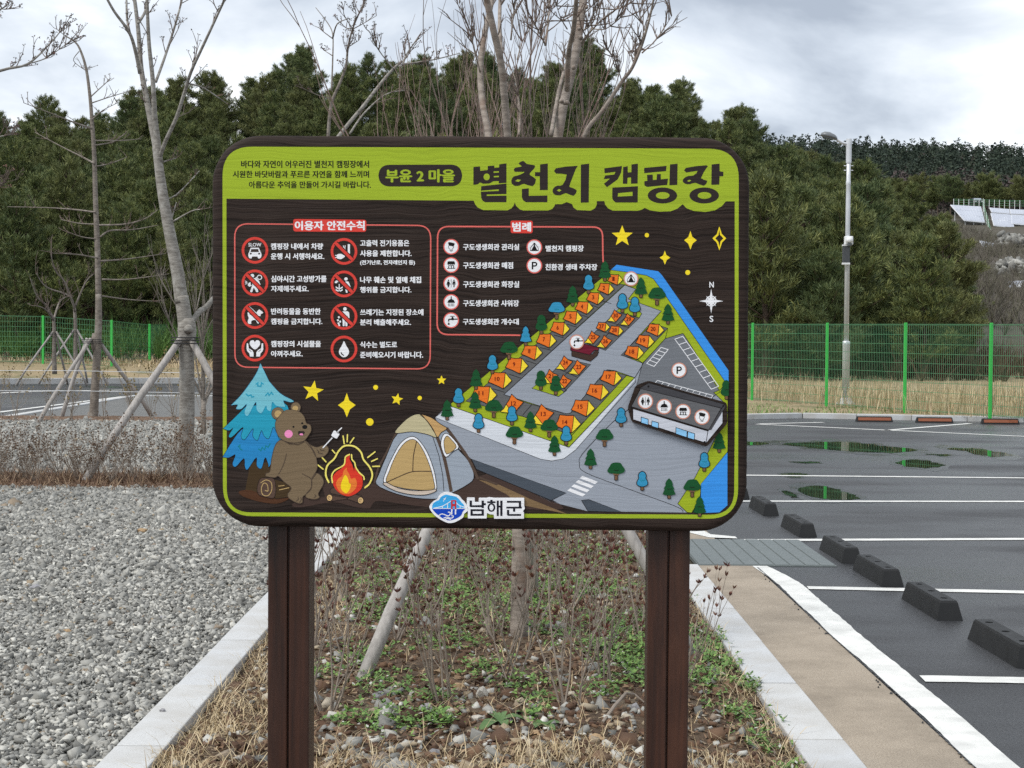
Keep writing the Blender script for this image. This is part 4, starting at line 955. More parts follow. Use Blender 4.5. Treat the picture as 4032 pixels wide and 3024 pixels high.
# ---- puddles
def puddle(pts, seed):
    rnd = random.Random(seed); c = cr([(p[0], p[1]) for p in pts], True, 16)
    P3 = [G(x + 9 * noise.noise(Vector((x * .06, y * .3, seed))) + 4 * noise.noise(Vector((x * .25, y, seed))), y + 1.6 * noise.noise(Vector((x * .05, y * .3, seed + 5))) + .8 * noise.noise(Vector((x * .2, y, seed)))) for x, y in c]
    sheet('puddle', [(p.x, p.y) for p in P3], 'puddle_water', 0.0032); cx_ = sum(p.x for p in P3) / len(P3); cy_ = sum(p.y for p in P3) / len(P3)
    sheet('damp_patch', [(cx_ + (p.x - cx_) * (1.22 + .1 * math.sin(i * .37)), cy_ + (p.y - cy_) * (1.5 + .2 * math.sin(i * .23))) for i, p in enumerate(P3)], 'wet_asphalt', 0.0012 + seed * .0001)
def z6(pts): return [((2600 + x * .9185) / DS, (1500 + y * .9185) / DS) for x, y in pts]
puddle(z6([(520,270),(640,264),(760,262),(880,268),(980,282),(1105,296),(1010,308),(900,306),(780,300),(640,286)]), 1)
puddle(z6([(1225,292),(1330,288),(1420,300),(1515,318),(1440,325),(1360,318),(1300,300)]), 2)
puddle(z6([(1010,350),(1080,338),(1160,345),(1215,362),(1150,374),(1060,366)]), 3)
puddle(z6([(590,465),(650,450),(720,455),(800,480),(850,505),(740,510),(640,495)]), 4)
puddle(z6([(515,400),(580,396),(635,402),(600,414),(540,410)]), 5)
puddle(z6([(330,262),(400,262),(470,270),(400,276),(340,272)]), 6); puddle(z6([(520,472),(560,476),(590,500),(560,498)]), 7); puddle(z6([(570,348),(620,346),(685,350),(630,354)]), 8); puddle(z6([(1140,314),(1200,314),(1270,320),(1200,322)]), 9)

# ---- kerbs of granite blocks
def kerb(name, x0, x1, y0, y1, L_, ztop, off=0.0, taper=0.0):
    root = empty(name, ((x0+x1)/2, y0, 0)); tag(root, kind='structure')
    rnd = random.Random(int(x0*100)); y = y0 + off; me = None
    while y < y1:
        mb = MB().mat('granite'); l = min(L_, y1 - y) - 0.010; mb.box((x0-(x0+x1)/2, 0, -0.12), (x1-(x0+x1)/2, l, ztop)); o = mb.build('kerbstone', root, bevel=0.006); o.location = (rnd.uniform(-.003, .003), y - y0, rnd.uniform(-.003, .003)); y += L_
    return root
kerb('kerb_right', KR0, KR1, BED_N, 10.62, 0.98, 0.016, -0.2); kerb('kerb_right_beyond', KR0, KR1, 12.05, BED_F, 0.98, 0.016)
kerb('kerb_left', KL0, KL1, BED_N, BED_F, 1.02, 0.03, 0.43)
def kerb_line(name, pts, w, h, L_):
    root = empty(name, (pts[0][0], pts[0][1], 0)); tag(root, kind='structure'); o0 = Vector((pts[0][0], pts[0][1], 0))
    for a, b in zip(pts, pts[1:]):
        a = Vector((a[0], a[1], 0)); b = Vector((b[0], b[1], 0)); d = b - a; n = max(1, round(d.length / L_)); t = d.normalized(); s = Vector((-t.y, t.x, 0))
        for i in range(n):
            p = a + d*(i/n) + t*.004; q = a + d*((i+1)/n) - t*.004; mb = MB().mat('granite')
            lo = [p, q, q + s*w, p + s*w]; mb.hexa([tuple(v - o0 + Vector((0,0,-.1))) for v in lo] + [tuple(v - o0 + Vector((0,0,h))) for v in lo]); mb.build('kerbstone', root, bevel=0.01)
fk = [tuple(G(x, y)[:2]) for x, y in [(1080, 893), (1615, 906), (1733.8, 903.5), (2212, 912.6)]]
d_ = Vector(fk[3]) - Vector(fk[2]); fk.append(tuple(Vector(fk[3]) + d_ * 0.8))
kerb_line('kerb_far', fk, 0.18, 0.11, 1.0)

# ---- gravel yard, planting bed, strips of mulch, the road beyond, verges
lk = [tuple(G(x, y)[:2]) for x, y in [(-260, 930), (0, 906), (274, 860), (300, 856), (470, 856), (760, 856)]]
sheet('gravel_yard', [(-30, 0.5), (KL0, 0.5), (KL0, BED_F), (KR1, BED_F), (KR1, 24), (-1.5, lk[5][1])] + lk[::-1] + [(-30, lk[0][1])], 'gravel_base', -0.004)
road = sheet('road', [(-60, lk[0][1] - 6)] + [lk[0]] + lk[1:] + [tuple(G(1080, 826)[:2]), tuple(G(0, 829)[:2]), tuple(G(-900, 830)[:2])], 'asphalt', -0.008)
kerb_line('kerb_road_near', lk, 0.2, 0.03, 1.0)
kerb_line('kerb_road_far', [tuple(G(x, y)[:2]) for x, y in [(-700, 829.5), (0, 829), (300, 827), (1000, 826)]], 0.3, 0.18, 2.0)
ribbon('painted_line', G(-60, 851), G(60, 846), 0.35, -0.003, 'road_paint', road); ribbon('painted_line', G(60, 845.5), G(275, 842), 0.3, -0.003, 'road_paint', road); ribbon('painted_line', G(-100, 902), G(268, 856), 0.16, -0.003, 'road_paint', road)
# right verge, a shallow bank up to the fence line
vg = MB().mat('verge'); nrow = 10
vp = [Vector(fk[0]), Vector(fk[1]), Vector(fk[2]), Vector(fk[3]), Vector(fk[4])]
vb = [Vector((x, 60)) for x in (-1.5, 6, 9, 18, 26)]
for r_ in range(nrow + 1):
    t = r_ / nrow
    for a_, b_ in zip(vp, vb):
        p = a_ * (1 - t) + b_ * t + Vector((0, 0.17)) * (1 - t); vg.v.append((p.x, p.y, 0.085 + 0.45 * t))
for r_ in range(nrow):
    for k in range(4): q = r_*5 + k; vg.face((q, q+1, q+6, q+5))
tag(vg.build('verge', smooth=True), kind='structure')
lv = MB().mat('verge'); e0 = [G(x, 826.5) for x in (-900, 0, 300, 1120)]
for r_ in range(7):
    t = r_ / 6
    for p in e0: yy = p.y + 0.4 + t * 7; lv.v.append((p.x * (1 + t * .1), yy, 0.15 + 0.5 * t))
for r_ in range(6):
    for k in range(3): q = r_*4 + k; lv.face((q, q+1, q+5, q+4))
tag(lv.build('verge', smooth=True), kind='structure')
# planting bed
def bed_z(x, y): return 0.012 + 0.05 * math.exp(-((x + .09) / .75) ** 2) + 0.03 * noise.noise(Vector((x*2.2, y*2.2, 0))) + 0.012 * noise.noise(Vector((x*9, y*9, 3))) - 0.03 * max(0, abs(x + .09) - 1.0) / .19
mb = MB().mat('soil'); nxb, nyb = 60, 220
for j in range(nyb + 1):
    y = BED_N + (BED_F - BED_N) * j / nyb
    for i in range(nxb + 1):
        x = KL1 + (KR0 - KL1) * i / nxb; mb.v.append((x, y, bed_z(x, y)))
for j in range(nyb):
    for i in range(nxb): q = j*(nxb+1) + i; mb.face((q, q+1, q+nxb+2, q+nxb+1))
tag(mb.build('planting_bed', smooth=True), kind='structure')
def strip(y0, y1, x0, x1, zt):
    mb = MB().mat('mulch'); n, m_ = 70, 8
    for j in range(m_ + 1):
        for i in range(n + 1):
            x = x0 + (x1-x0)*i/n; t = j/m_; y = y0 + (y1-y0)*t + 0.12*noise.noise(Vector((x*1.7, t*3, y0))); mb.v.append((x, y, -0.004 + zt*math.sin(math.pi*t)*(1 + .6*noise.noise(Vector((x*3, t*4, 1))))))
    for j in range(m_):
        for i in range(n): q = j*(n+1)+i; mb.face((q, q+1, q+n+2, q+n+1))
    tag(mb.build('mulch_strip', smooth=True), kind='structure')
strip(15.7, 17.6, -9, -1.6, .07); strip(28.6, 30.6, -14, -3, .06)

# ================================================================== LOOSE MASSES
rng = np.random.default_rng(21)
CUBE = np.array([[-1,-1,-1],[1,-1,-1],[1,1,-1],[-1,1,-1],[-1,-1,1],[1,-1,1],[1,1,1],[-1,1,1]], float)
CUBE_F = np.array([[0,3,2],[0,2,1],[4,5,6],[4,6,7],[0,1,5],[0,5,4],[1,2,6],[1,6,5],[2,3,7],[2,7,6],[3,0,4],[3,4,7]])
def rand_rot(n, tilt):
    a = rng.uniform(0, 2*np.pi, n); b = rng.normal(0, tilt, n); c = rng.normal(0, tilt, n)
    ca, sa, cb, sb, cc, sc = np.cos(a), np.sin(a), np.cos(b), np.sin(b), np.cos(c), np.sin(c); o = np.zeros(n); e = np.ones(n)
    Rz = np.stack([ca,-sa,o, sa,ca,o, o,o,e], -1).reshape(n,3,3); Rx = np.stack([e,o,o, o,cb,-sb, o,sb,cb], -1).reshape(n,3,3); Ry = np.stack([cc,o,sc, o,e,o, -sc,o,cc], -1).reshape(n,3,3)
    return Rz @ Rx @ Ry
def stones(P, size, tilt=0.45, flat=0.5):
    n = len(P); B = CUBE[None] * (1 + rng.uniform(-.42, .42, (n, 8, 3))) * 0.5
    S = np.stack([size * rng.uniform(.8, 1.5, n), size * rng.uniform(.6, 1.1, n), size * rng.uniform(flat*.6, flat*1.4, n)], -1)
    V = np.einsum('nij,nkj->nki', rand_rot(n, tilt), B * S[:, None, :]) + P[:, None, :]
    F = (CUBE_F[None] + (np.arange(n) * 8)[:, None, None]).reshape(-1, 3)
    return V.reshape(-1, 3), F
def in_view(x, y, m=1.08):
    u = (x / y) * 3300; return np.abs(u) < 1106 * m
# gravel: dense near, coarser further away
def gravel():
    Vs, Fs, Ts, off = [], [], [], 0
    for y0, y1, dens, sz in ((5.2, 7.2, 6300, .0158), (7.2, 9.5, 5200, .0162), (9.5, 13, 3000, .0195), (13, 18, 1500, .025), (18, 30, 520, .032)):
        xl, xr = -y1 * .41, KL0 + .0
        if y0 >= 13: xr = -1.6 if y0 < 15 else y0 * -0.19
        n = int((xr - xl) * (y1 - y0) * dens); x = rng.uniform(xl, xr, n); y = rng.uniform(y0, y1, n); k = in_view(x, y, 1.22) & (x / y > -.41); x, y = x[k], y[k]
        if y0 >= 13: 
            k = ~((y > 15.9) & (y < 17.3)); x, y = x[k], y[k]
        n = len(x); z = rng.uniform(-.006, .016, n); s = sz * rng.lognormal(0, .36, n)
        V, F = stones(np.stack([x, y, z], -1), s, .65, .42); Vs.append(V); Fs.append(F + off); off += len(V)
        t = np.clip(rng.beta(*((1.6, 1.9) if y0 < 9 else ((2.4, 2.8) if y0 < 13 else (5, 6))), n) * .9, 0, .9); t = np.where(rng.random(n) < .025, rng.uniform(.92, 1, n), t); Ts.append(np.repeat(t, 12))
    return np.concatenate(Vs), np.concatenate(Fs), np.concatenate(Ts)
V, F, T = gravel()
tag(link('gravel', np_mesh('gravel', V, F, 'gravel_stone', T)), 'loose grey crushed stone covering the yard left of the sign', 'gravel', kind='stuff')
bzv = np.vectorize(bed_z)
# small stones in the bed
n = 3400; x = rng.uniform(KL1 + .05, KR0 - .05, n); y = 5.2 + 9 * rng.random(n) ** 1.7; w = np.array([noise.noise(Vector((a*1.4, b*1.4, 9))) for a, b in zip(x, y)])
k = (w + rng.normal(0, .25, n) > .0) | (y < 6.35) & (np.abs(x) < .75); x, y = x[k], y[k]; n = len(x)
V, F = stones(np.stack([x, y, bzv(x, y) + .004], -1), .019 * rng.lognormal(0, .45, n), .5, .6); t = rng.beta(2, 2, n) * .9; t = np.where(rng.random(n) < .3, rng.uniform(.9, 1, n), t)
tag(link('pebbles', np_mesh('pebbles', V, F, 'gravel_stone', np.repeat(t, 12))), 'small stones scattered over the soil under the sign', 'pebbles', kind='stuff')
# blades: straw and dry grass
def blades(P, length, width, lean, mat, name, label, cat, tints, curl=.5):
    n = len(P); a = rng.uniform(0, 2*np.pi, n); d = np.stack([np.cos(a), np.sin(a), np.zeros(n)], -1); up = np.array([0, 0, 1.0])
    l1 = lean * rng.uniform(.3, 1.3, n); s = np.stack([-np.sin(a), np.cos(a), np.zeros(n)], -1) * (width * rng.uniform(.6, 1.3, n))[:, None]
    L1 = (length * .55)[:, None]; p1 = P + (d * np.sin(l1)[:, None] + up * np.cos(l1)[:, None]) * L1
    l2 = l1 + curl * rng.uniform(.2, 1.2, n); p2 = p1 + (d * np.sin(l2)[:, None] + up * np.cos(l2)[:, None]) * (length * .45)[:, None]
    V = np.stack([P - s, P + s, p1 + s * .8, p1 - s * .8, p2], 1).reshape(-1, 3); b = (np.arange(n) * 5)[:, None, None]
    F = (np.array([[0,1,2],[0,2,3],[3,2,4]])[None] + b).reshape(-1, 3)
    return tag(link(name, np_mesh(name, V, F, mat, np.repeat(tints, 3))), label, cat, kind='stuff')
def clump_pts(n, xr, yr, dens):
    x = rng.uniform(*xr, n); y = rng.uniform(*yr, n); k = rng.random(n) < np.array([dens(a, b) for a, b in zip(x, y)]); return x[k], y[k]
edge = lambda x: max(0, 1 - (x - KL1) / .42) + max(0, 1 - (KR0 - x) / .22) * .5
x, y = clump_pts(80000, (KL1 - .02, KR0 + .02), (4.6, 9.6), lambda a, b: min(1, (edge(a) * .9 + (.55 if b < 5.6 else 0) + .06) * (0.25 + 1.15 * max(0, noise.noise(Vector((a*3, b*3, 5))) + .45))))
n = len(x); blades(np.stack([x, y, bzv(x, y)], -1), .075 * rng.lognormal(0, .35, n), np.full(n, .0016), 1.28, 'straw', 'straw_grass', 'dry straw coloured grass along the edges of the planting bed', 'dry grass', rng.random(n), .6)
# leaf litter and twigs lying on the soil
n = 10000; x = rng.uniform(KL1, KR0, n); y = 5.0 + 9 * rng.random(n) ** 1.5; ln = rng.uniform(.012, .05, n); a = rng.uniform(0, np.pi, n); w = rng.uniform(.003, .012, n); z = bzv(x, y) + rng.uniform(.002, .014, n)
dx, dy = np.cos(a), np.sin(a); tilt = rng.normal(0, .012, (n, 4)); q = []
for i, (u, v) in enumerate(((-1, -1), (1, -1), (1, 1), (-1, 1))): q.append(np.stack([x + dx*u*ln/2 - dy*v*w/2, y + dy*u*ln/2 + dx*v*w/2, z + tilt[:, i] * .5], -1))
tag(link('leaf_litter', np_mesh('leaf_litter', np.stack(q, 1).reshape(-1, 3), np.arange(n*4).reshape(-1, 4), 'litter', rng.random(n))), 'brown leaf litter and bits of twig on the bed soil', 'leaf litter', kind='stuff')
# low green weeds
cx = [];
for a, b, r_, k in [(-.62,6.05,.10,60),(-.45,5.95,.12,120),(-.28,5.98,.1,110),(.62,7.3,.22,260),(.48,7.5,.2,240),(.85,6.9,.16,190),(.95,6.3,.12,110),(1.02,7.3,.13,170),(1.05,7.9,.16,210),(1.1,6.85,.1,120),(.98,5.85,.1,60),(-.35,9.2,.35,430),(-.2,8.5,.25,260),(.25,9.4,.4,360),(.5,9.3,.3,300),(-.7,7.3,.15,120),(-.9,6.9,.12,90),(-.8,9.6,.3,260),(.05,6.6,.14,90),(-.15,6.9,.12,70),(-.55,6.6,.14,120),(.6,6.9,.18,220),(-.3,7.6,.2,200),(.1,8.6,.25,260),(-.75,8.6,.2,200),(.9,7.6,.15,200),(-.1,10.2,.4,350),(.55,8.1,.2,220),(.4,6.55,.12,60),(-.3,6.35,.08,50),(.1,6.3,.08,50),(-.95,11,.5,430),(0,11.2,.6,520),(.7,10.8,.4,420),(.3,12.8,.8,700),(-.7,12.8,.6,500),(.95,9.2,.15,170),(-.62,8.2,.2,150),(.8,8.4,.2,200),(.15,7.9,.2,120),(.1,5.98,.06,40),(1.02,5.4,.06,60),(1.15,6.2,.05,50)]:
    cx.append(np.stack([rng.normal(a, r_*.55, k), rng.normal(b, r_*.8, k)], -1))
P = np.concatenate(cx); P = P[(P[:, 0] > KL1) & (P[:, 0] < KR0 + .035)]; n = len(P)
z = bzv(np.clip(P[:, 0], KL1, KR0), P[:, 1]) + rng.gamma(2, .011, n) + .004; lv_, tn = [], []
sz = rng.uniform(.007, .02, n); a = rng.uniform(0, 2*np.pi, n)
for j in range(4):
    aj = a + j * 1.57 + rng.normal(0, .3, n); ex = np.stack([np.cos(aj), np.sin(aj), rng.normal(.25, .35, n)], -1); sx = np.stack([-np.sin(aj), np.cos(aj), rng.normal(0, .25, n)], -1); C_ = np.stack([P[:, 0], P[:, 1], z], -1); s_ = sz[:, None]
    lv_.append(np.stack([C_, C_ + (ex*.6 + sx*.42)*s_, C_ + ex*s_*1.25, C_ + (ex*.6 - sx*.42)*s_], 1)); tn.append(np.where(rng.random(n) < .02, 1.0, rng.random(n) * .9))
V = np.concatenate(lv_).reshape(-1, 3)
tag(link('green_weeds', np_mesh('green_weeds', V, np.arange(len(V)).reshape(-1, 4), 'weed_leaf', np.concatenate(tn))), 'low bright green weeds growing in patches in the bed', 'weeds', kind='stuff')
# tall dry grass on the verge and green tufts at the kerb
x = rng.uniform(3, 24, 26000); y = rng.uniform(31, 50, 26000); fy = np.interp(x, [5.9, 7.25, 8.44, 9.6], [37.6, 35.2, 32.8, 30.6], left=40, right=30.2); k = (y > fy - .2 + rng.normal(0, .3, len(x))) & (y < fy + 9) & in_view(x, y); x, y = x[k], y[k]; n = len(x)
blades(np.stack([x, y, np.full(n, .1)], -1), rng.uniform(.3, .8, n), np.full(n, .007), .25, 'straw', 'tall_dry_grass', 'tall tan dry grass standing behind the green fence', 'dry grass', rng.random(n) ** 1.2, .5)
x = rng.uniform(3, 22, 15000); y = rng.uniform(29.5, 37.5, 15000); ky = np.interp(x, [p[0] for p in fk], [p[1] for p in fk]); fy = np.interp(x, [5.9, 7.25, 8.44, 9.6], [37.6, 35.2, 32.8, 30.6], left=40, right=30.2); k = (y > ky + .25) & (y < fy + .6) & (np.array([noise.noise(Vector((a*.8, b*.8, 2))) for a, b in zip(x, y)]) > -.2); x, y = x[k], y[k]; n = len(x)
blades(np.stack([x, y, np.full(n, .09)], -1), rng.uniform(.05, .16, n), np.full(n, .006), .6, 'weed_leaf', 'verge_grass', 'short green grass on the verge behind the far kerb', 'grass', rng.random(n) * .9)
x = rng.uniform(-24, -2, 16000); y = rng.uniform(58, 66, 16000); k = in_view(x, y); x, y = x[k], y[k]; n = len(x)
blades(np.stack([x, y, tz(x, y) + .05], -1), rng.uniform(.08, .28, n), np.full(n, .012), .6, 'straw', 'bank_grass', 'pale dry grass on the bank before the left fence', 'dry grass', rng.random(n))

# clods of soil and litter in the bed, litter along the hedge row
n = 5200; x = rng.uniform(KL1 + .03, KR0 - .03, n); y = 5.0 + 9 * rng.random(n) ** 1.6
V, F = stones(np.stack([x, y, bzv(x, y) + .002], -1), .015 * rng.lognormal(0, .5, n), .6, .7); tag(link('soil_clods', np_mesh('soil_clods', V, F, 'litter', np.repeat(rng.random(n) * .55, 12))), 'brown crumbs of soil on the planting bed', 'soil', kind='stuff')
n = 9000; x = rng.uniform(-7.5, -2.2, n); y = rng.normal(16.5, .42, n); blades(np.stack([x, y, np.full(n, .03)], -1), rng.uniform(.06, .2, n), np.full(n, .004), 1.2, 'litter', 'hedge_litter', 'brown dead leaves and twigs under the hedge row', 'leaf litter', rng.random(n))

# ================================================================== WHEEL STOPS
def wheel_stop_mesh(reflect):
    L_, W, W2, H = .74, .148, .088, .108
    mb = MB().mat('rubber'); hole = [ell(0, -.25 + .25*k, .021, .021, 12) for k in range(3)]
    ch = .012
    b = [(-W/2, -L_/2, 0), (W/2, -L_/2, 0), (W/2, L_/2, 0), (-W/2, L_/2, 0)]
    m_ = [(-W2/2 - ch*.5, -L_/2 + .022, H - ch), (W2/2 + ch*.5, -L_/2 + .022, H - ch), (W2/2 + ch*.5, L_/2 - .022, H - ch), (-W2/2 - ch*.5, L_/2 - .022, H - ch)]
    t = [(-W2/2, -L_/2 + .03, H), (W2/2, -L_/2 + .03, H), (W2/2, L_/2 - .03, H), (-W2/2, L_/2 - .03, H)]
    o = len(mb.v); mb.v += b + m_ + t
    for i in range(4):
        j = (i+1) % 4; mb.face((o+i, o+j, o+4+j, o+4+i)); mb.face((o+4+i, o+4+j, o+8+j, o+8+i))
    top = [(p[0], p[1]) for p in t]
    loops = [top] + hole; flat = [q for l in loops for q in l]; bb = len(mb.v); mb.v += [(x, y, H) for x, y in flat]
    for tr in tessellate_polygon([[Vector((x, y, 0)) for x, y in l] for l in loops]):
        (x0, y0), (x1, y1), (x2, y2) = (flat[i] for i in tr); s = (x1-x0)*(y2-y0)-(x2-x0)*(y1-y0); mb.face([bb+i for i in (tr if s > 0 else (tr[0], tr[2], tr[1]))])
    for h in hole:
        q = len(mb.v); n = len(h); mb.v += [(x, y, H) for x, y in h] + [(x, y, H - .05) for x, y in h]
        for i in range(n): j = (i+1) % n; mb.face((q+i, q+j, q+n+j, q+n+i))
        mb.face([q+n+i for i in range(n)])
    return mb
ws_me = wheel_stop_mesh(False).mesh('wheel_stop')
ZS = [(7.32, 'nearest of the row at the right picture edge'), (8.58, 'second from the front'), (9.78, 'third from the front'), (10.82, 'fourth from the front, level with the drain cover'), (12.27, 'fifth from the front, just past the drain cover'), (13.80, 'sixth from the front, partly beside the sign edge'), (15.27, 'farthest of the row, half hidden by the sign')]
for z, t in ZS:
    o = link('wheel_stop', ws_me); o.location = (2.475 - .0245*(z - 8.58), z + .37, .001); o.rotation_euler = (0, 0, R(1.4) + random.uniform(-.01, .01)); tag(o, 'black rubber wheel stop, ' + t, 'wheel stop', 'rubber wheel stops in a row on the parking lot')
for (px, py), t in (((1888, 911), 'left of three by the far kerb'), ((2018, 913), 'middle of three by the far kerb'), ((2160, 916), 'right of three by the far kerb')):
    p = G(px, py); o = empty('wheel_stop', (p.x, p.y, .001), R(90 - 3)); tag(o, 'black wheel stop with orange reflective top strip, ' + t, 'wheel stop', 'reflective wheel stops by the far kerb')
    b_ = link('body', ws_me, o)
    mb = MB().mat('reflector'); mb.hexa([(-.071, -.33, .03), (-.071, .33, .03), (-.052, .33, .085), (-.052, -.33, .085), (-.076, -.33, .03), (-.076, .33, .03), (-.057, .33, .088), (-.057, -.33, .088)]); mb.hexa([(.052, -.33, .06), (.045, -.33, .1), (.045, .33, .1), (.052, .33, .06), (.058, -.33, .06), (.051, -.33, .103), (.051, .33, .103), (.058, .33, .06)]); mb.build('reflective_strip', o)

# ================================================================== STREET LAMP
lp = G(1826, 886); Lm = lp.y / 3300.0
lamp = empty('street_lamp', (lp.x, lp.y, 0.09)); tag(lamp, 'tall silver street lamp with drooping head standing on the verge by the fence', 'street lamp')
zof = lambda y: (A(1826, y, lp.y).z - 0.09)
mb = MB().mat('stone_pale'); mb.lathe((0, 0, 0), [(.24, -.1), (.24, .06), (.17, .12), (.14, .19), (.10, .2)], 12); mb.build('base', lamp)
mb = MB().mat('galvanised'); mb.lathe((0, 0, 0), [(.088, .1), (.088, zof(745)), (.092, zof(744)), (.092, zof(738)), (.055, zof(736))], 16); mb.build('sleeve', lamp, smooth=True)
mb = MB().mat('galvanised'); mb.lathe((0, 0, 0), [(.062, 1.0), (.055, zof(430)), (.052, zof(400)), (.058, zof(398)), (.058, zof(392)), (.05, zof(390)), (.048, zof(304))], 16); mb.build('pole', lamp, smooth=True)
ztp = zof(300)
mb = MB().mat('galvanised'); mb.lathe((0, 0, 0), [(.066, zof(352)), (.066, ztp), (.02, ztp + .01)], 16)
for zz in (zof(368), zof(358)): mb.tube([(-.11, 0, zz), (.11, 0, zz)], .012, 6)
mb.build('top_collar', lamp, smooth=False)
s_ = lp.y / 3300.0
mb = MB().mat('galvanised'); mb.tube([(-.03, 0, ztp - .13), (-.16, 0, ztp - .09), (-26*s_, 0, zof(302))], .036, 8); mb.tube([(-.03, 0, ztp - .2), (-.12, 0, ztp - .12)], .012, 6); mb.build('arm', lamp)
mb = MB().mat('lamp_grey'); x0, x1 = -26*s_, -61*s_; zc = zof(303)
prof = [(0, .05, .05), (.12, .085, .10), (.45, .12, .14), (.75, .10, .135), (.95, .05, .08), (1.0, .01, .02)]
rings = []
for t, hh, ww in prof:
    b0 = len(mb.v); rings.append(b0)
    for k in range(12):
        a_ = 2*math.pi*k/12; zz = math.sin(a_); mb.v.append((x0 + (x1-x0)*t, math.cos(a_)*ww, zc + .03 + .10*t + (zz*hh if zz > 0 else zz*.035)))
for a_, b_ in zip(rings, rings[1:]):
    for k in range(12): j = (k+1) % 12; mb.face((a_+k, a_+j, b_+j, b_+k))
mb.face([rings[0]+k for k in range(12)]); mb.face([rings[-1]+k for k in reversed(range(12))]); head_ = mb.build('lamp_head', lamp, smooth=True)
mb = MB().mat('lens'); mb.hexa([(x0 + (x1-x0)*.3, -.08, zc + .005), (x0 + (x1-x0)*.85, -.07, zc + .06), (x0 + (x1-x0)*.85, .07, zc + .06), (x0 + (x1-x0)*.3, .08, zc + .005), (x0 + (x1-x0)*.3, -.08, zc + .03), (x0 + (x1-x0)*.85, -.07, zc + .09), (x0 + (x1-x0)*.85, .07, zc + .09), (x0 + (x1-x0)*.3, .08, zc + .03)]); mb.build('diffuser', head_)
mb = MB().mat('white_plastic'); mb.box((-.10, -.17, zof(530)), (.10, -.05, zof(511))); ob = mb.build('camera_housing', lamp, bevel=.02)
mb = MB().mat('white_plastic'); mb.lathe((0, -.22, zof(520)), [(.02, -.07), (.075, -.05), (.085, .0), (.075, .05), (.02, .08)], 14); mb.build('dome', ob, smooth=True); mb = MB().mat('lens'); mb.lathe((0, -.22, zof(530)), [(.01, -.05), (.055, -.02), (.06, .03)], 12); mb.build('lens', ob)
mb = MB().mat('speaker_grille'); mb.box((-.14, -.15, zof(568)), (.03, -.06, zof(532))); ob = mb.build('speaker', lamp, bevel=.015)
mb = MB().mat('white_plastic'); mb.box((-.145, -.156, zof(572)), (.033, -.055, zof(568)) ); mb.build('trim', ob)
mb = MB().mat('white_plastic'); mb.box((-.145, -.156, zof(532)), (.033, -.055, zof(529))); mb.build('trim', ob)

# ================================================================== GREEN MESH FENCES
def fence(name, posts, zb, h, label, wire_h=0.05, wire_v=0.05, pw=.06, thick=1.0):
    root = empty(name, (posts[0][0], posts[0][1], 0)); tag(root, label, 'fence', 'green mesh fences round the site'); o0 = Vector((posts[0][0], posts[0][1], 0))
    P_ = [Vector((p[0], p[1], z)) for p, z in zip(posts, zb)]
    for p in P_:
        mb = MB().mat('fence_green'); mb.box((p.x-o0.x-pw/2, p.y-o0.y-pw/2, p.z-.3), (p.x-o0.x+pw/2, p.y-o0.y+pw/2, p.z+h)); mb.build('post', root, bevel=.006)
    for a, b in zip(P_, P_[1:]):
        d = b - a; ln = math.hypot(d.x, d.y); t = Vector((d.x, d.y, 0)) / ln; s = Vector((-t.y, t.x, 0)); mb = MB().mat('fence_wire')
        nv = int(ln / wire_v); nh = int(h / .2)
        def rod(p, q, r_): 
            p = p - o0; q = q - o0; ax = (q - p).normalized(); u = s * r_; v = ax.cross(s) * r_
            bb = len(mb.v); mb.v += [tuple(p+u), tuple(p-u*.5+v*.9), tuple(p-u*.5-v*.9), tuple(q+u), tuple(q-u*.5+v*.9), tuple(q-u*.5-v*.9)]
            for k in range(3): j = (k+1) % 3; mb.face((bb+k, bb+j, bb+3+j, bb+3+k))
        zb0, zb1 = a.z, b.z
        for i in range(1, nv):
            f = i / nv; p = a + d * f; rod(Vector((p.x, p.y, p.z + .04)), Vector((p.x, p.y, p.z + h - .03)), .0032 * thick)
        for k in range(nh + 1):
            zz = .06 + (h - .11) * k / nh
            for dz, off in ((0, .006), (.018, -.006)) if k in (0, nh) else ((0, .006),):
                off_ = s * off; rod(Vector((a.x, a.y, a.z + zz + dz)) + off_, Vector((b.x, b.y, b.z + zz + dz)) + off_, .0042 * thick)
        mb.build('mesh_panel', root)
fpx = [(1300, 44.5), (1462, 40.6), (1625, 37.6), (1786, 35.2), (1955, 32.8), (2140, 30.75), (2350, 28.6)]
fence('fence', [tuple(A(x, 800, Y)[:2]) for x, Y in fpx], [.2, .18, .15, .13, .11, .09, .08], 1.93, 'bright green welded mesh fence with square posts right of the sign', wire_v=.055, thick=1.15)
lpx = [(-110, 60.5), (93, 60.5), (241, 60.2), (323, 62.5), (375, 66), (427, 70), (480, 75), (540, 80)]
fence('fence', [tuple(A(x, 760, Y)[:2]) for x, Y in lpx], [.62, .58, .42, .30, .35, .45, .5, .55], 1.9, 'bright green mesh fence beyond the road left of the sign', wire_v=.1, pw=.085, thick=1.6)

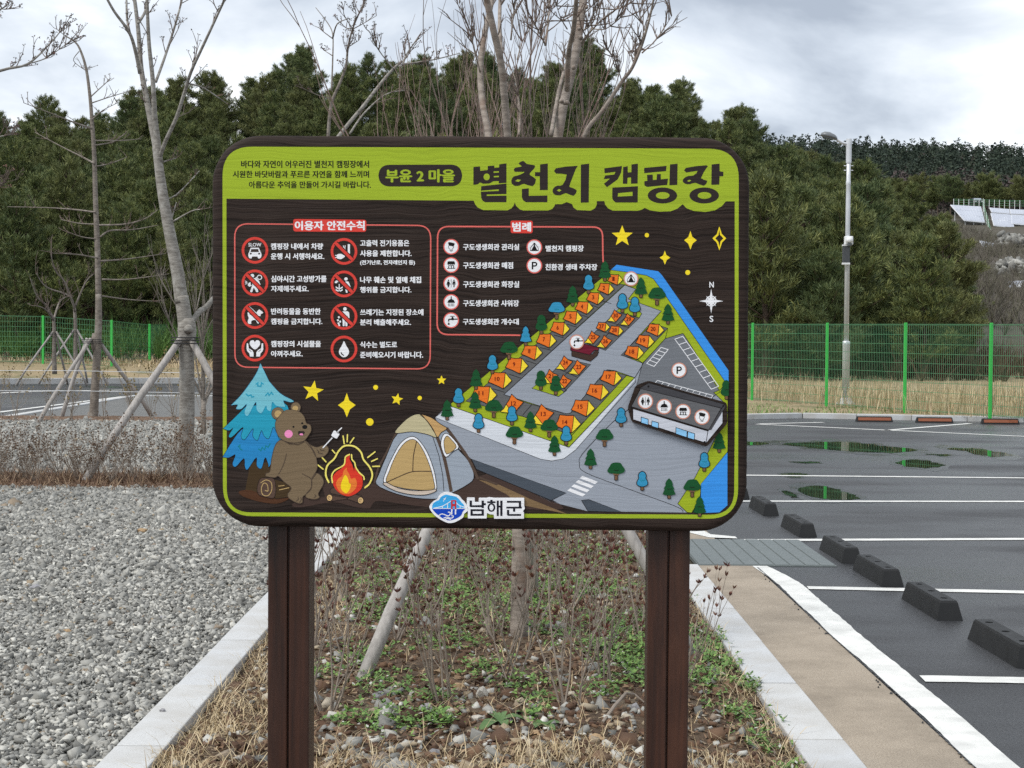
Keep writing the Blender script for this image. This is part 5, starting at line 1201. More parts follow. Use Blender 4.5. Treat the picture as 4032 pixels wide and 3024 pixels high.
# ================================================================== TREES
def fine(o): o['kind'] = 'stuff'; return o
def limb(mb, pts, Y, r0, r1, seg=8, dy=0.0, n=4, kink=.0):
    """a limb through pixels (2212-wide view) at depth Y; dy: how far it leans away at its tip"""
    P_ = cr(pts, False, n); N = len(P_); out = []; rad = []
    for i, (x, y) in enumerate(P_):
        t = i / (N - 1); p = A(x, y, Y + dy * t); out.append(p); rad.append((r0 + (r1 - r0) * t) * Y / 3300.0)
    mb.tube(out, rad, seg); return out, rad
def bud_tip(mb, p, s, rnd, n=5):
    mb.tv = rnd.random() ** 2
    for _ in range(n):
        d = Vector((rnd.uniform(-1, 1), rnd.uniform(-1, 1), rnd.uniform(-.3, 1))).normalized(); q = p + d * s * .6; u = d.orthogonal().normalized() * s * .26; v = d.cross(u)
        b = len(mb.v); mb.v += [tuple(q - d*s*.35), tuple(q + u), tuple(q + v), tuple(q - u), tuple(q - v), tuple(q + d*s*.6)]
        for k in range(4): j = 1 + (k+1) % 4; mb.face((b, b+j, b+1+k)); mb.face((b+5, b+1+k, b+j))
def twigs(mt, mbud, path, r, count, ln, rnd, budsize=.012, spread=1.0, up=.5, from_t=.15, sub=2):
    for _ in range(count):
        i = int(len(path) * rnd.uniform(from_t, .98)); i = min(max(i, 1), len(path) - 1); p = path[i]; ax = (path[i] - path[i-1]).normalized()
        d = (ax * .6 + Vector((rnd.uniform(-1, 1), rnd.uniform(-1, 1), rnd.uniform(-.2, 1) * up * 2)) * spread).normalized(); l = ln * rnd.uniform(.4, 1.1)
        q = p; pts = [p]; 
        for s in range(3): d = (d + Vector((rnd.uniform(-.25, .25), rnd.uniform(-.25, .25), rnd.uniform(-.08, .28)))).normalized(); q = q + d * l / 3; pts.append(q)
        mt.tube(pts, [r, r*.8, r*.6, r*.35], 4, False)
        if mbud is not None and budsize: bud_tip(mbud, q, budsize, rnd, 4)
        for _2 in range(sub):
            k = rnd.choice((1, 2)); d2 = (d + Vector((rnd.uniform(-1, 1), rnd.uniform(-1, 1), rnd.uniform(-.1, 1))) * .8).normalized(); e = pts[k] + d2 * l * rnd.uniform(.2, .45); mt.tube([pts[k], (pts[k]+e)/2 + Vector((0, 0, .01)), e], [r*.6, r*.5, r*.3], 4, False)
            if mbud is not None and budsize: bud_tip(mbud, e, budsize, rnd, 3)
def re_root(o, root):       # meshes are laid out in world space: hang them under the thing at its base
    o.parent = root; o.matrix_parent_inverse = Matrix.Translation(root.location).inverted()
def tree_root(name, px, Y, label, group=None, z=0.0):
    p = A(px, 800, Y); t = empty(name, (p.x, Y, z)); tag(t, label, 'tree', group); return t
def props(root_loc, apex_z, feet, r_, name_label, tie_r=.1):
    """a tripod of timber props strapped to the trunk: its own thing"""
    t = empty('tree_prop', root_loc); tag(t, name_label, 'tree prop', 'timber tripods propping the young trees')
    c = Vector((root_loc[0], root_loc[1], apex_z))
    for f in feet:
        f = Vector(f); d = (c - f); flat = Vector((d.x, d.y, 0)).normalized(); top = c - flat * tie_r * .9; top = top + (top - f).normalized() * .06
        mb = MB().mat('prop_wood'); n = 5; rr = [r_ * (1.06 - .16 * i / n) * (1 + .05 * math.sin(i * 2.3 + f.x)) for i in range(n + 1)]
        mb.tube([f + (top - f) * i / n - Vector((0, 0, .06)) * (i == 0) + Vector((.006*math.sin(i*1.7), 0, 0)) for i in range(n + 1)], rr, 10); o = mb.build('leg', None, smooth=True); re_root(o, t)
    mb = MB().mat('tie_strap')
    for zz in (-.035, .0, .03): mb.tube([c + Vector((math.cos(a_) * (tie_r * 1.3 + r_), math.sin(a_) * (tie_r * 1.3 + r_), zz)) for a_ in [2*math.pi*k/14 for k in range(15)]], .007, 5, False)
    re_root(mb.build('strap'), t); return t
def z1(pts): k = .7236 / DS; return [(x * k, y * k) for x, y in pts]       # pixels of the upper left close-up
def z3(pts): k = 1100 / 2212 / DS; return [(900 / DS + x * k, y * k) for x, y in pts]
def z4(pts): k = 1400 / 2212 / DS; return [(1600 / DS + x * k, y * k) for x, y in pts]
# ---- tree A: cherry with tall forked trunk left of the sign
YA = 17.3; rnd = random.Random(1)
tA = tree_root('cherry_tree', 400, YA, 'pale barked cherry tree forking high up, standing left beside the sign')
tr = MB().mat('cherry_bark'); tw = MB().mat('twig_bark'); bd = MB().mat('bud')
limb(tr, [(398, 1042), (401, 1000), (404, 880), (403, 760), (399, 690), (392, 640)] , YA, 17, 15, 14)
tr.tube([A(398, 1046, YA), A(399, 1034, YA), A(400, 1018, YA)], [.125, .105, .09], 14)
limb(tr, [(393, 655), (383, 585), (366, 500), (350, 410), (342, 350), (337, 318)], YA, 15, 8.0, 14)
tr.lathe(tuple(A(404, 718, YA)), [(.085, -.14), (.10, -.06), (.108, .02), (.10, .1), (.078, .16)], 14)
tr.tube([A(406, 712, YA - .10), A(408, 709, YA - .145), A(409, 708, YA - .16)], [.055, .045, .03], 10)
brA = []
def la(p, r0, r1, dy=0.0, seg=10): q, _ = limb(tr, p, YA, r0 * .68, r1 * .62, seg, dy); brA.append(q); return q
la(z1([(868,900),(848,790),(812,610),(790,500),(768,370),(752,160),(725,-60)]), 12.5, 6, .25); la(z1([(870,890),(856,760),(842,640),(838,560),(830,420),(812,250),(803,80),(800,-70)]), 10.5, 4.6, -.3); la(z1([(762,400),(735,270),(700,170),(620,60),(560,-50)]), 6.5, 4, -.35, 8); la(z1([(702,175),(690,80),(688,-60)]), 4.5, 3, .1, 8); la(z1([(752,125),(790,60),(800,-50)]), 5, 3.5, .3, 8)
la(z1([(868,860),(900,770),(960,640),(1005,500),(1040,390),(1100,260),(1170,110),(1240,-40)]), 7, 3.6, -.8, 10); la(z1([(848,445),(890,330),(940,180),(985,20),(1000,-60)]), 5, 3, .7, 8)
la([(412, 698), (432, 672), (455, 652), (560, 520), (735, 290), (790, 225)], 10, 6.5, .9, 10); la([(775, 242), (835, 165), (868, 132)], 6, 4.5, .2, 8)
qe = la(z3([(1380,510),(1410,430),(1470,340),(1530,250)]), 3.4, 1.5, .1, 6); qf = la(z3([(1380,508),(1540,488),(1700,455),(1830,420)]), 3.4, 1.2, .2, 6); qg = la(z3([(1310,550),(1220,440),(1160,350),(1115,250)]), 2.2, 1, -.3, 6); qh = la(z3([(960,1060),(1070,900),(1240,750),(1400,715)]), 3.6, 1.3, .4, 6)
for q in (qe, qf, qg): twigs(tw, bd, q, .006, 11, .26, rnd, .022, .8, .6, .1, 2)
twigs(tw, bd, qh, .006, 9, .25, rnd, .016, .9, .6, .2, 2)
for q in brA[:2]: twigs(tw, bd, q, .006, 8, .25, rnd, .02, .9, .6, .35, 2)
for q in brA[2:5]: twigs(tw, bd, q, .006, 6, .22, rnd, .02, .9, .6, .2, 2)
for q in brA[5:7]: twigs(tw, bd, q, .0065, 10, .34, rnd, .022, .9, .6, .3, 2)
for p, dy in ((z1([(880,1090),(960,1060),(1085,930)]), .3), (z1([(930,1200),(960,1100)]), .2), (z1([(935,1210),(1040,1150),(1090,1140)]), -.2), (z1([(890,880),(960,860)]), .2), (z1([(1030,455),(1110,480),(1230,560)]), .4)):
    q, _ = limb(tr, p, YA, 2.2, .9, 5, dy); twigs(tw, bd, q, .005, 5, .16, rnd, .014, .9, .4, .3, 1)
re_root(tr.build('trunk', smooth=True), tA); re_root(fine(tw.build('twigs')), tA); re_root(fine(bd.build('buds')), tA)
pA = tA.location
props((pA.x, YA, 0), A(404, 735, YA).z, [G(172, 1048), (pA.x + 1.05, YA - .55, 0), (pA.x + .75, YA + .95, 0)], .043, 'long timber tripod propping the pale cherry beside the sign', .09)
# ---- tree B: slim leader with level side branches
YB = 29.7; rnd = random.Random(2)
tB = tree_root('young_tree', 200, YB, 'slim grey tree with level bare side branches, farther left behind the hedge row')
tr = MB().mat('grey_bark'); tw = MB().mat('twig_bark'); bd = MB().mat('brown_leaf')
limb(tr, z1([(508,2290),(518,2100),(535,1800),(536,1600)]), YB, 10.5, 6.6, 12); q, _ = limb(tr, z1([(536,1620),(530,1350),(520,1100),(513,850),(502,680),(490,530),(470,380),(440,280),(410,230),(355,195)]), YB, 6.7, 1.2, 12, 0.3)
tr.tube([A(198, 918, YB), A(199, 905, YB), A(200, 890, YB)], [.13, .105, .092], 12)
tr.lathe(tuple(A(206, 742, YB)), [(.06, -.16), (.085, -.05), (.08, .08), (.06, .2)], 12)
for p, r0 in [([(515,890),(440,850),(340,800),(190,720)],4),([(500,700),(400,665),(260,610),(130,560)],4),([(495,525),(550,475),(605,425)],2.6),([(500,560),(590,530),(705,495)],2.4),([(520,765),(660,765),(770,755)],2.6),([(520,790),(620,770),(690,715)],2.6),([(520,905),(600,890),(690,855)],2.4),([(520,1155),(400,1140),(250,1130),(40,1125)],3.6),([(520,1220),(430,1215),(335,1195)],2.6),([(540,1225),(680,1220),(790,1190),(860,1140)],3.4),([(545,1290),(600,1255),(720,1250),(860,1225)],3.6),([(525,1300),(450,1290),(390,1270)],2.4),([(535,1405),(420,1385),(290,1378)],3),([(550,1420),(690,1410),(900,1380)],3.4),([(555,1520),(700,1520),(920,1490)],3.2),([(555,1610),(700,1630),(860,1640)],3),([(430,280),(400,330),(460,380)],1.5),([(410,235),(440,165)],1.6),([(355,195),(310,160)],1.4),([(500,650),(560,600),(640,560)],2.2)]:
    q, _ = limb(tr, z1(p), YB, r0 * .62, .6, 6, rnd.uniform(-1.2, 1.2)); twigs(tw, bd, q, .008, 6, .3, rnd, .02 if rnd.random() < .5 else 0, .8, .5, .25, 1)
re_root(tr.build('trunk', smooth=True), tB); re_root(fine(tw.build('twigs')), tB); re_root(fine(bd.build('withered_leaves')), tB); pB = tB.location
props((pB.x, YB, 0), A(205, 737, YB).z, [G(78, 915), G(130, 906), G(334, 903)], .04, 'timber tripod propping the slim grey tree on the left', .13)
# ---- two small propped saplings by the left fence
def sapling(px, py_top, Y, pts, label, plabel, seed, zb=.25):
    rnd = random.Random(seed); t = tree_root('sapling', px, Y, label, None, zb); tr = MB().mat('grey_bark'); tw = MB().mat('twig_bark')
    q, _ = limb(tr, pts[0], Y, 5.5, 3.2, 8)
    for p in pts[1:]:
        q, _ = limb(tr, p, Y, 2.6, .8, 6, rnd.uniform(-1.5, 1.5)); twigs(tw, None, q, .012, 8, .8, rnd, 0, .8, .8, .2, 2)
    re_root(tr.build('trunk', smooth=True), t); re_root(fine(tw.build('twigs')), t); c = t.location
    props((c.x, c.y, zb), A(px, py_top, Y).z, [(c.x - 1.1, c.y - .5, zb), (c.x + 1.15, c.y - .3, zb), (c.x + .1, c.y + 1.1, zb)], .035, plabel, .1)
sapling(163, 716, 52, [[(164, 808), (163, 760), (163, 705), (161, 665)], [(161, 665), (140, 610), (120, 585), (110, 550)], [(161, 665), (185, 610), (205, 590)], [(162, 675), (150, 640), (100, 620), (78, 590)]], 'small bare sapling before the green fence, nearer the slim grey tree', 'tripod of the sapling nearer the slim grey tree', 3, .1)
sapling(118, 720, 50, [[(118, 808), (117, 760), (117, 715), (116, 690)], [(116, 690), (100, 660), (80, 640), (65, 600)], [(116, 690), (130, 650), (150, 640)], [(116, 692), (98, 668), (75, 660)]], 'small bare sapling before the green fence, left of its twin', 'tripod of the left sapling by the fence', 4, .1)
# ---- cherry standing outside the left edge, its branches reach in
YC = 14.0; rnd = random.Random(6); tC = tree_root('cherry_tree', -230, YC, 'cherry tree outside the left edge whose budding branches reach into the sky')
tr = MB().mat('cherry_bark'); tw = MB().mat('twig_bark'); bd = MB().mat('bud'); limb(tr, [(-230, 1110), (-228, 800), (-235, 500), (-220, 320)], YC, 20, 14, 12)
for p, r0 in (([(-222, 330), (-120, 200), (0, 153), (60, 138), (110, 92), (140, 55)], 9), ([(-150, 240), (-60, 120), (-10, 30), (12, 20)], 5), ([(-222, 420), (-120, 330), (-20, 300), (25, 290)], 5), ([(60, 138), (100, 125), (150, 90)], 3), ([(-228, 520), (-100, 420), (-10, 400), (10, 395)], 4)):
    q, _ = limb(tr, p, YC, r0 * .55, .8, 8, rnd.uniform(-.4, .4)); twigs(tw, bd, q, .005, 16, .22, rnd, .02, .8, .7, .35, 2)
re_root(tr.build('trunk', smooth=True), tC); re_root(fine(tw.build('twigs')), tC); re_root(fine(bd.build('buds')), tC)
# ---- slender tree whose top shows above the sign
YD = 22.0; rnd = random.Random(8); tD = tree_root('young_tree', 706, YD, 'slender dark tree whose thin top rises above the left half of the sign')
tr = MB().mat('grey_bark'); tw = MB().mat('twig_bark'); bd = MB().mat('brown_leaf'); lf = MB().mat('bud')
q, _ = limb(tr, [(708, 968), (706, 700), (704, 420)] + z3([(790,1060),(815,820),(880,660),(930,520),(945,380),(985,220),(1050,70),(1100,-30)]), YD, 5, 1.1, 10)
q2, _ = limb(tr, z3([(815,720),(825,450),(825,280),(790,190),(690,60)]), YD, 2, .7, 6, .8); q3, _ = limb(tr, z3([(825,300),(860,190),(940,150)]), YD, 2, .8, 5, -.4)
for p in ([(830,790),(700,750),(590,700)],[(985,225),(930,220),(860,150)],[(985,230),(1060,190),(1170,125)],[(950,370),(1030,320)],[(990,240),(920,130),(910,80)],[(830,310),(750,250),(710,215)],[(985,205),(1010,110),(985,50)],[(820,440),(750,395)]):
    q4, _ = limb(tr, z3(p), YD, 1.3, .6, 5, rnd.uniform(-.5, .5)); twigs(tw, lf, q4, .006, 5, .18, rnd, .024, .8, .6, .4, 1)
twigs(tw, lf, q, .007, 12, .3, rnd, .024, .8, .7, .75, 2); twigs(tw, bd, q, .006, 14, .3, rnd, .03, 1, .4, .55, 2)
re_root(tr.build('trunk', smooth=True), tD); re_root(fine(tw.build('twigs')), tD); re_root(fine(bd.build('withered_leaves')), tD); re_root(fine(lf.build('buds')), tD)
# ---- multi-stemmed maple straight behind the sign
YM = 7.75; rnd = random.Random(9); tM = tree_root('maple_tree', 1122, YM, 'multi-stemmed grey maple directly behind the sign, trunk seen between the posts')
tr = MB().mat('maple_bark'); tw = MB().mat('twig_bark')
limb(tr, [(1118, 1408), (1121, 1380), (1123, 1300), (1126, 1150), (1128, 980)], YM, 21, 20, 14); tr.tube([A(1116, 1418, YM), A(1118, 1402, YM), A(1120, 1375, YM)], [.085, .066, .052], 14)
stems = []
def lm(p, r0, r1, dy=0., seg=12): q, _ = limb(tr, p, YM, r0 * .68, r1 * .62, seg, dy); stems.append(q); return q
lm([(1126, 1000), (1090, 700), (1062, 420)] + z4([(510,840),(475,650),(460,450),(480,250),(520,60),(540,-40)]), 13, 9, .5); lm([(1126, 990), (1115, 700), (1108, 420)] + z4([(630,840),(610,600),(590,400),(545,200),(500,0),(490,-60)]), 13, 10.5, -.4); lm(z4([(590,330),(580,150),(585,-40)]), 7, 6, .3)
lm([(1128, 985), (1160, 700), (1185, 420)] + z4([(945,840),(985,620),(1040,400),(1080,160),(1105,-40)]), 17, 14, .3); lm(z4([(1000,560),(1010,330),(1040,180),(1060,-30)]), 9, 7, -.5); lm(z4([(900,840),(950,560),(1000,380)]), 7, 5, .5)
lm([(1128, 960), (1200, 600), (1245, 400)] + z4([(1110,840),(1220,690),(1340,510),(1400,430),(1450,320),(1490,200),(1530,40),(1545,-60)]), 9, 3, -.5, 10)
side = [([(1465,330),(1560,240),(1650,100)],2.6),([(1490,205),(1450,80),(1455,-30)],2.2),([(1340,505),(1300,380),(1240,300)],2),([(1400,420),(1420,350),(1390,320)],1.6),([(1090,265),(1160,180),(1270,80),(1400,20)],4),([(1100,190),(1160,140),(1200,30)],3),([(1150,175),(1240,180),(1350,90)],2.4),([(700,840),(705,700),(680,500),(630,400)],5),([(460,450),(420,300),(400,200),(330,20)],3),([(650,250),(670,60),(690,-30)],3),([(690,370),(740,220),(860,80)],2.6),([(865,280),(885,100),(890,-40)],4.5),([(860,270),(800,150),(720,0)],2.6),([(1000,180),(960,110),(930,20)],2.4)]
for p, r0 in side: q = lm(z4(p), r0, .9, rnd.uniform(-.5, .5), 7); twigs(tw, None, q, .0035, 12, .2, rnd, 0, .8, .7, .2, 2)
for q in stems[:7]: twigs(tw, None, q, .0035, 7, .22, rnd, 0, .9, .6, .7, 2)
for (x, y), s in (((620,540),1),((985,640),1),((1085,235),1),((1040,420),1),((1075,180),.8),((1120,45),.8),((965,630),1),((1000,640),1)): tr.tube([A(*z4([(x, y)])[0], YM - .03), A(*z4([(x + 3, y - 4)])[0], YM - .055 * s)], [.013 * s, .007 * s], 8)
re_root(tr.build('trunk', smooth=True), tM); re_root(fine(tw.build('twigs')), tM); pM = tM.location
props((pM.x, YM, 0), 1.52, [G(762, 1492), G(1512, 1432), (pM.x + .1, YM + 1.1, 0)], .031, 'grey timber tripod propping the maple behind the sign', .055)
# ---- vase-shaped bare trees further along the bed
def vase(px, Y, zfork, spread, h, n, seed, label, mat='brush_bark', r0=.026, name='bare_tree'):
    rnd = random.Random(seed); t = tree_root(name, px, Y, label); c = Vector((t.location.x, Y, 0)); tr = MB().mat(mat); tw = MB().mat(mat)
    tr.tube([c, c + Vector((0, 0, zfork * .5)), c + Vector((0, 0, zfork))], [r0 * 1.6, r0 * 1.3, r0 * 1.2], 10)
    def grow(p, d, l, r, lev):
        pts = [p]; q = p
        for s in range(4): d = (d + Vector((rnd.uniform(-.12, .12), rnd.uniform(-.12, .12), .07))).normalized(); q = q + d * l / 4; pts.append(q)
        tr.tube(pts, [r, r*.88, r*.76, r*.64, r*.5], 6 if lev < 2 else 4, False)
        if lev < 3:
            for k in range(rnd.choice((2, 3, 3)) if lev < 2 else 3):
                i = rnd.choice((2, 3, 4)) if lev else rnd.choice((1, 2, 3, 4)); d2 = (d + Vector((rnd.uniform(-.42, .42), rnd.uniform(-.42, .42), rnd.uniform(.1, .4)))).normalized(); grow(pts[i], d2, l * rnd.uniform(.5, .75), r * .55, lev + 1)
    for k in range(n):
        a_ = 2*math.pi*k/n + rnd.uniform(-.3, .3); s = spread * rnd.uniform(.35, 1.1); grow(c + Vector((0, 0, zfork * rnd.uniform(.5, 1))), Vector((math.cos(a_) * s, math.sin(a_) * s, 1)).normalized(), h * rnd.uniform(.38, .6), r0 * rnd.uniform(.45, .8), 0)
    re_root(tr.build('branches', smooth=True), t); return t
vase(1010, 12.2, 1.1, .4, 3.3, 15, 31, 'reddish bare vase-shaped tree behind the sign, left of the maple stems')
vase(1170, 14.0, 1.2, .45, 3.9, 15, 32, 'bare brushy tree behind the sign, right of the maple stems', 'twig_bark')
vase(440, 24.5, .6, .6, 2.7, 7, 33, 'thin bare shrubby tree between the pale cherry and the sign edge', 'grey_bark', .03, 'shrubby_tree')

# ================================================================== SHRUBS
def shrub_protos(n, h, stems, leafmat, leafn, leafs, seed, spread=.45, barkr=.006, lev=2, name='shrub', leafw=.28):
    out = []
    for i in range(n):
        rnd = random.Random(seed + i); st = MB().mat('shrub_bark'); lf = MB().mat(leafmat)
        def whorl(p, d):
            for k in range(leafn):
                e = (d + Vector((rnd.uniform(-1, 1), rnd.uniform(-1, 1), rnd.uniform(-.2, .9)))).normalized(); s = leafs * rnd.uniform(.6, 1.25); u = e.orthogonal().normalized(); u = (Matrix.Rotation(rnd.uniform(0, 6.3), 3, e) @ u) * s * leafw
                lf.tv = rnd.random(); lf.poly([p, p + e*s*.5 + u, p + e*s, p + e*s*.5 - u])
        def grow(p, d, l, r, k):
            pts = [p]; q = p
            for s in range(4): d = (d + Vector((rnd.uniform(-.16, .16), rnd.uniform(-.16, .16), .09))).normalized(); q = q + d*l/4; pts.append(q)
            st.tube(pts, [r, r*.85, r*.7, r*.58, r*.45], 5, False)
            if k < lev:
                for _ in range(rnd.choice((2, 3, 3))):
                    i_ = rnd.choice((1, 2, 3, 4)); grow(pts[i_], (d + Vector((rnd.uniform(-.7, .7), rnd.uniform(-.7, .7), rnd.uniform(0, .4)))).normalized(), l * rnd.uniform(.45, .7), r*.6, k+1)
            if k >= lev - 1: whorl(q, d)
            if k == lev and rnd.random() < .6: whorl(pts[3], d)
        for s in range(stems):
            a_ = rnd.uniform(0, 6.28); sp_ = spread * rnd.uniform(.3, 1.2); grow(Vector((rnd.uniform(-.04, .04), rnd.uniform(-.04, .04), -.02)), Vector((math.cos(a_)*sp_, math.sin(a_)*sp_, 1)).normalized(), h * rnd.uniform(.45, .65), barkr * rnd.uniform(.7, 1.15), 0)
        out.append((st.mesh('stems', True), lf.mesh('leaves')))
    return out
def put_shrub(protos, x, y, z, s, label, group, rnd, name='shrub', leafname='leaves'):
    st, lf = rnd.choice(protos); t = empty(name, (x, y, z), rnd.uniform(0, 6.28)); t.scale = (s, s, s); tag(t, label, 'shrub', group); link('stems', st, t); link(leafname, lf, t)['kind'] = 'stuff'; return t
rnd = random.Random(44)
bedP = shrub_protos(6, .98, 6, 'red_leaf', 8, .028, 100, .5, .0055, 2, 'shrub', .15)
for i, (x, y, s, t) in enumerate([(-.76, 6.28, .95, 'in the front row beside the left post'), (-.28, 6.3, .98, 'in the front row, left of centre below the sign'), (.0, 6.75, .85, 'just left of the maple trunk'), (.25, 6.2, 1.0, 'in the front row, right of centre below the sign'), (.42, 6.75, .9, 'behind the front row near the right post'), (.70, 6.35, .8, 'in the front row outside the right post')]):
    put_shrub(bedP, x, y, bed_z(x, y), s, 'bare red budded shrub ' + t, 'red budded shrubs in the planting bed', rnd, 'budding_shrub')
for x, y in [(-1.0,7.3),(-.62,7.6),(-.1,7.9),(.72,7.6),(-.95,8.9),(-.4,9.1),(.4,8.9),(-1.05,10.6),(-.5,10.6),(.1,10.7),(.75,10.5),(-.8,12.4),(-.1,12.6),(.6,12.3)]:
    put_shrub(bedP, x + rnd.uniform(-.07, .07), y + rnd.uniform(-.2, .2), bed_z(x, y), rnd.uniform(.88, 1.08), 'bare red budded shrub in the rows deeper in the bed', 'red budded shrubs deeper in the bed', rnd, 'budding_shrub')
hedP = shrub_protos(5, .66, 14, 'brown_leaf', 5, .022, 200, .8, .0045)
for k in range(17):
    x = -6.3 + k * .205 + rnd.uniform(-.05, .05); put_shrub(hedP, x, 16.4 + rnd.uniform(-.25, .25), .05, rnd.uniform(.7, 1.02), 'low brown twiggy shrub of the hedge row on the left', 'low brown shrubs of the hedge row', rnd, 'hedge_shrub')
thinP = shrub_protos(4, 1.25, 4, 'ochre_leaf', 3, .04, 300, .25, .008)
for k in range(11):
    x = -10.6 + k * .48 + rnd.uniform(-.1, .1); put_shrub(thinP, x, 28.8 + rnd.uniform(-.4, .4), .03, rnd.uniform(.75, 1.1), 'thin upright shrub in the row behind the hedge row, left', 'thin upright shrubs of the second row', rnd, 'thin_shrub')
# guard wires strung along the second row
for zz, y_, t in ((.62, 27.6, 'lower'), (.98, 27.7, 'upper')):
    mb = MB().mat('wire'); mb.tube([(-12, y_, zz - .02), (-8, y_, zz), (-5.3, y_, zz - .03), (-3, y_, zz)], .005, 5); tag(mb.build('guard_wire'), t + ' pale wire strung along the thin shrubs on the left', 'wire')

# ================================================================== ROCKS AND WEEDS IN THE BED
def rock(px, py, w, h, mat, label, seed, z=None, name='rock', depth=.8):
    rnd = random.Random(seed); p = G(px, py, .03); m = p.y / 3300.0; bm = bmesh.new(); bmesh.ops.create_icosphere(bm, subdivisions=2, radius=1)
    for v in bm.verts:
        n = 1 + .5 * noise.noise(v.co * 1.3 + Vector((seed, 0, 0))) + .18 * noise.noise(v.co * 3.1 + Vector((0, seed, 0))); v.co *= n; v.co.x *= w*m/2*.95; v.co.y *= w*m/2*depth; v.co.z *= h*m/2*.95
    # facet the lump
    for k in range(5):
        d = Vector((rnd.uniform(-1, 1), rnd.uniform(-1, 1), rnd.uniform(-.2, 1))).normalized(); ext = max(v.co.dot(d) for v in bm.verts) * .74
        for v in bm.verts:
            e = v.co.dot(d) - ext
            if e > 0: v.co -= d * e
    me = bpy.data.meshes.new(name); bm.to_mesh(me); bm.free(); me.materials.append(MATS[mat]); o = link(name, me); o.location = (p.x, p.y, (bed_z(p.x, p.y) if z is None else z) + h*m*.22); tag(o, label, 'rock', 'loose rocks on the ground'); return o
def z7(x, y): k = 1900 / 2212; return (900 + x*k) / DS, (2000 + y*k) / DS
for (x, y), w, h, mt, lb in [((1160,900),38,40,'rock_pale','pale pointed rock standing upright in the bed below the maple'),((1285,905),50,34,'rock_brown','dark brown clod just right of the pale pointed rock'),((1495,915),38,38,'rock_brown','brown upright stone between the pointed rock and the right post'),((880,900),62,36,'rock_brown','broad brown clod left of centre in the bed'),((905,950),40,22,'rock_grey','grey chip in front of the broad brown clod'),((690,880),36,24,'rock_grey','grey stone near the foot of the left prop'),((1868,955),28,36,'rock_grey','grey upright stone beside the right post'),((1680,1090),50,26,'rock_tan','flat brownish tan stone in front, near the right post'),((1415,1092),42,18,'rock_tan','small orange tan stone near the bottom centre'),((850,1055),44,16,'rock_tan','thin tan slab near the bottom, left of centre'),((945,1150),32,26,'rock_grey','purplish grey stone at the bottom edge'),((705,665),44,20,'rock_tan','tan stone beside the slanting prop'),((1055,835),40,20,'rock_tan','tan stone behind the pale pointed rock'),((840,890),20,26,'rock_pale','small pale stone beside the broad brown clod'),((1140,1000),40,22,'rock_pale','pale chips by the broad leaved weed'),((1515,485),48,20,'rock_tan','brown stone deeper in the bed behind the right shrubs')]:
    rock(*z7(x, y), w * .86, h * .86, mt, lb, len(lb) * 7 + int(x))
def z8(x, y): k = 1200 / 1944; return (x*k) / DS, (2000 + y*k) / DS
for (x, y), w, h, mt, lb in [((908,140),26,14,'rock_tan','tan stone alone on the grey gravel near the sign corner'),((228,495),28,14,'rock_grey','dark flat stone on the gravel far left'),((1040,690),20,12,'rock_grey','dark stone on the gravel close to the left kerb'),((425,770),26,9,'rock_tan','orange tan chip on the gravel, left of the kerb'),((1040,1300),16,11,'rock_grey','dark stone lying on the left kerb')]:
    rock(*z8(x, y), w, h, mt, lb, int(x), .012 if y < 1290 else .03)
def dock(px, py, n, s, label, seed):
    rnd = random.Random(seed); p = G(px, py, .03); t = empty('broadleaf_weed', (p.x, p.y, bed_z(p.x, p.y))); tag(t, label, 'weed', 'broad leaved weeds under the sign')
    for k in range(n):
        a_ = 2*math.pi*k/n + rnd.uniform(-.4, .4); L_ = s * rnd.uniform(.7, 1.2); W = L_ * .28; mb = MB().mat('dock_leaf'); N = 6; d = Vector((math.cos(a_), math.sin(a_), 0)); sd = Vector((-d.y, d.x, 0)); rise = rnd.uniform(.3, .7)
        for i in range(N + 1):
            f = i / N; c = d * L_ * f + Vector((0, 0, L_ * (rise * f - .6 * f * f) + .004)); w = W * math.sin(math.pi * (f * .9 + .06)) ** .8 * (1 + .1 * math.sin(i * 3)); mb.v += [tuple(c - sd * w + Vector((0, 0, w * .3))), tuple(c), tuple(c + sd * w + Vector((0, 0, w * .3)))]
        for i in range(N):
            q = i*3; mb.face((q, q+1, q+4, q+3)); mb.face((q+1, q+2, q+5, q+4))
        mb.build('leaf', t, smooth=True)
dock(*z7(1245, 1025), 5, .095, 'broad leaved green weed at the bottom centre, left one of the pair', 5); dock(*z7(1445, 1050), 5, .085, 'broad leaved green weed at the bottom centre, right one of the pair', 6); dock(*z7(1370, 985), 4, .08, 'broad leaved green weed behind the front pair', 7)
mb = MB().mat('shrub_bark'); pr = [G(*z7(x, y), .04) for x, y in ((1715,1005),(1770,960),(1820,915),(1860,905),(1905,910))]; mb.tube([p + Vector((0, 0, .02 + .04*math.sin(i*.8))) for i, p in enumerate(pr)], [.006, .007, .006, .005, .003], 6); tag(mb.build('fallen_twig'), 'curved pale twig lying on the soil beside the right post', 'twig')

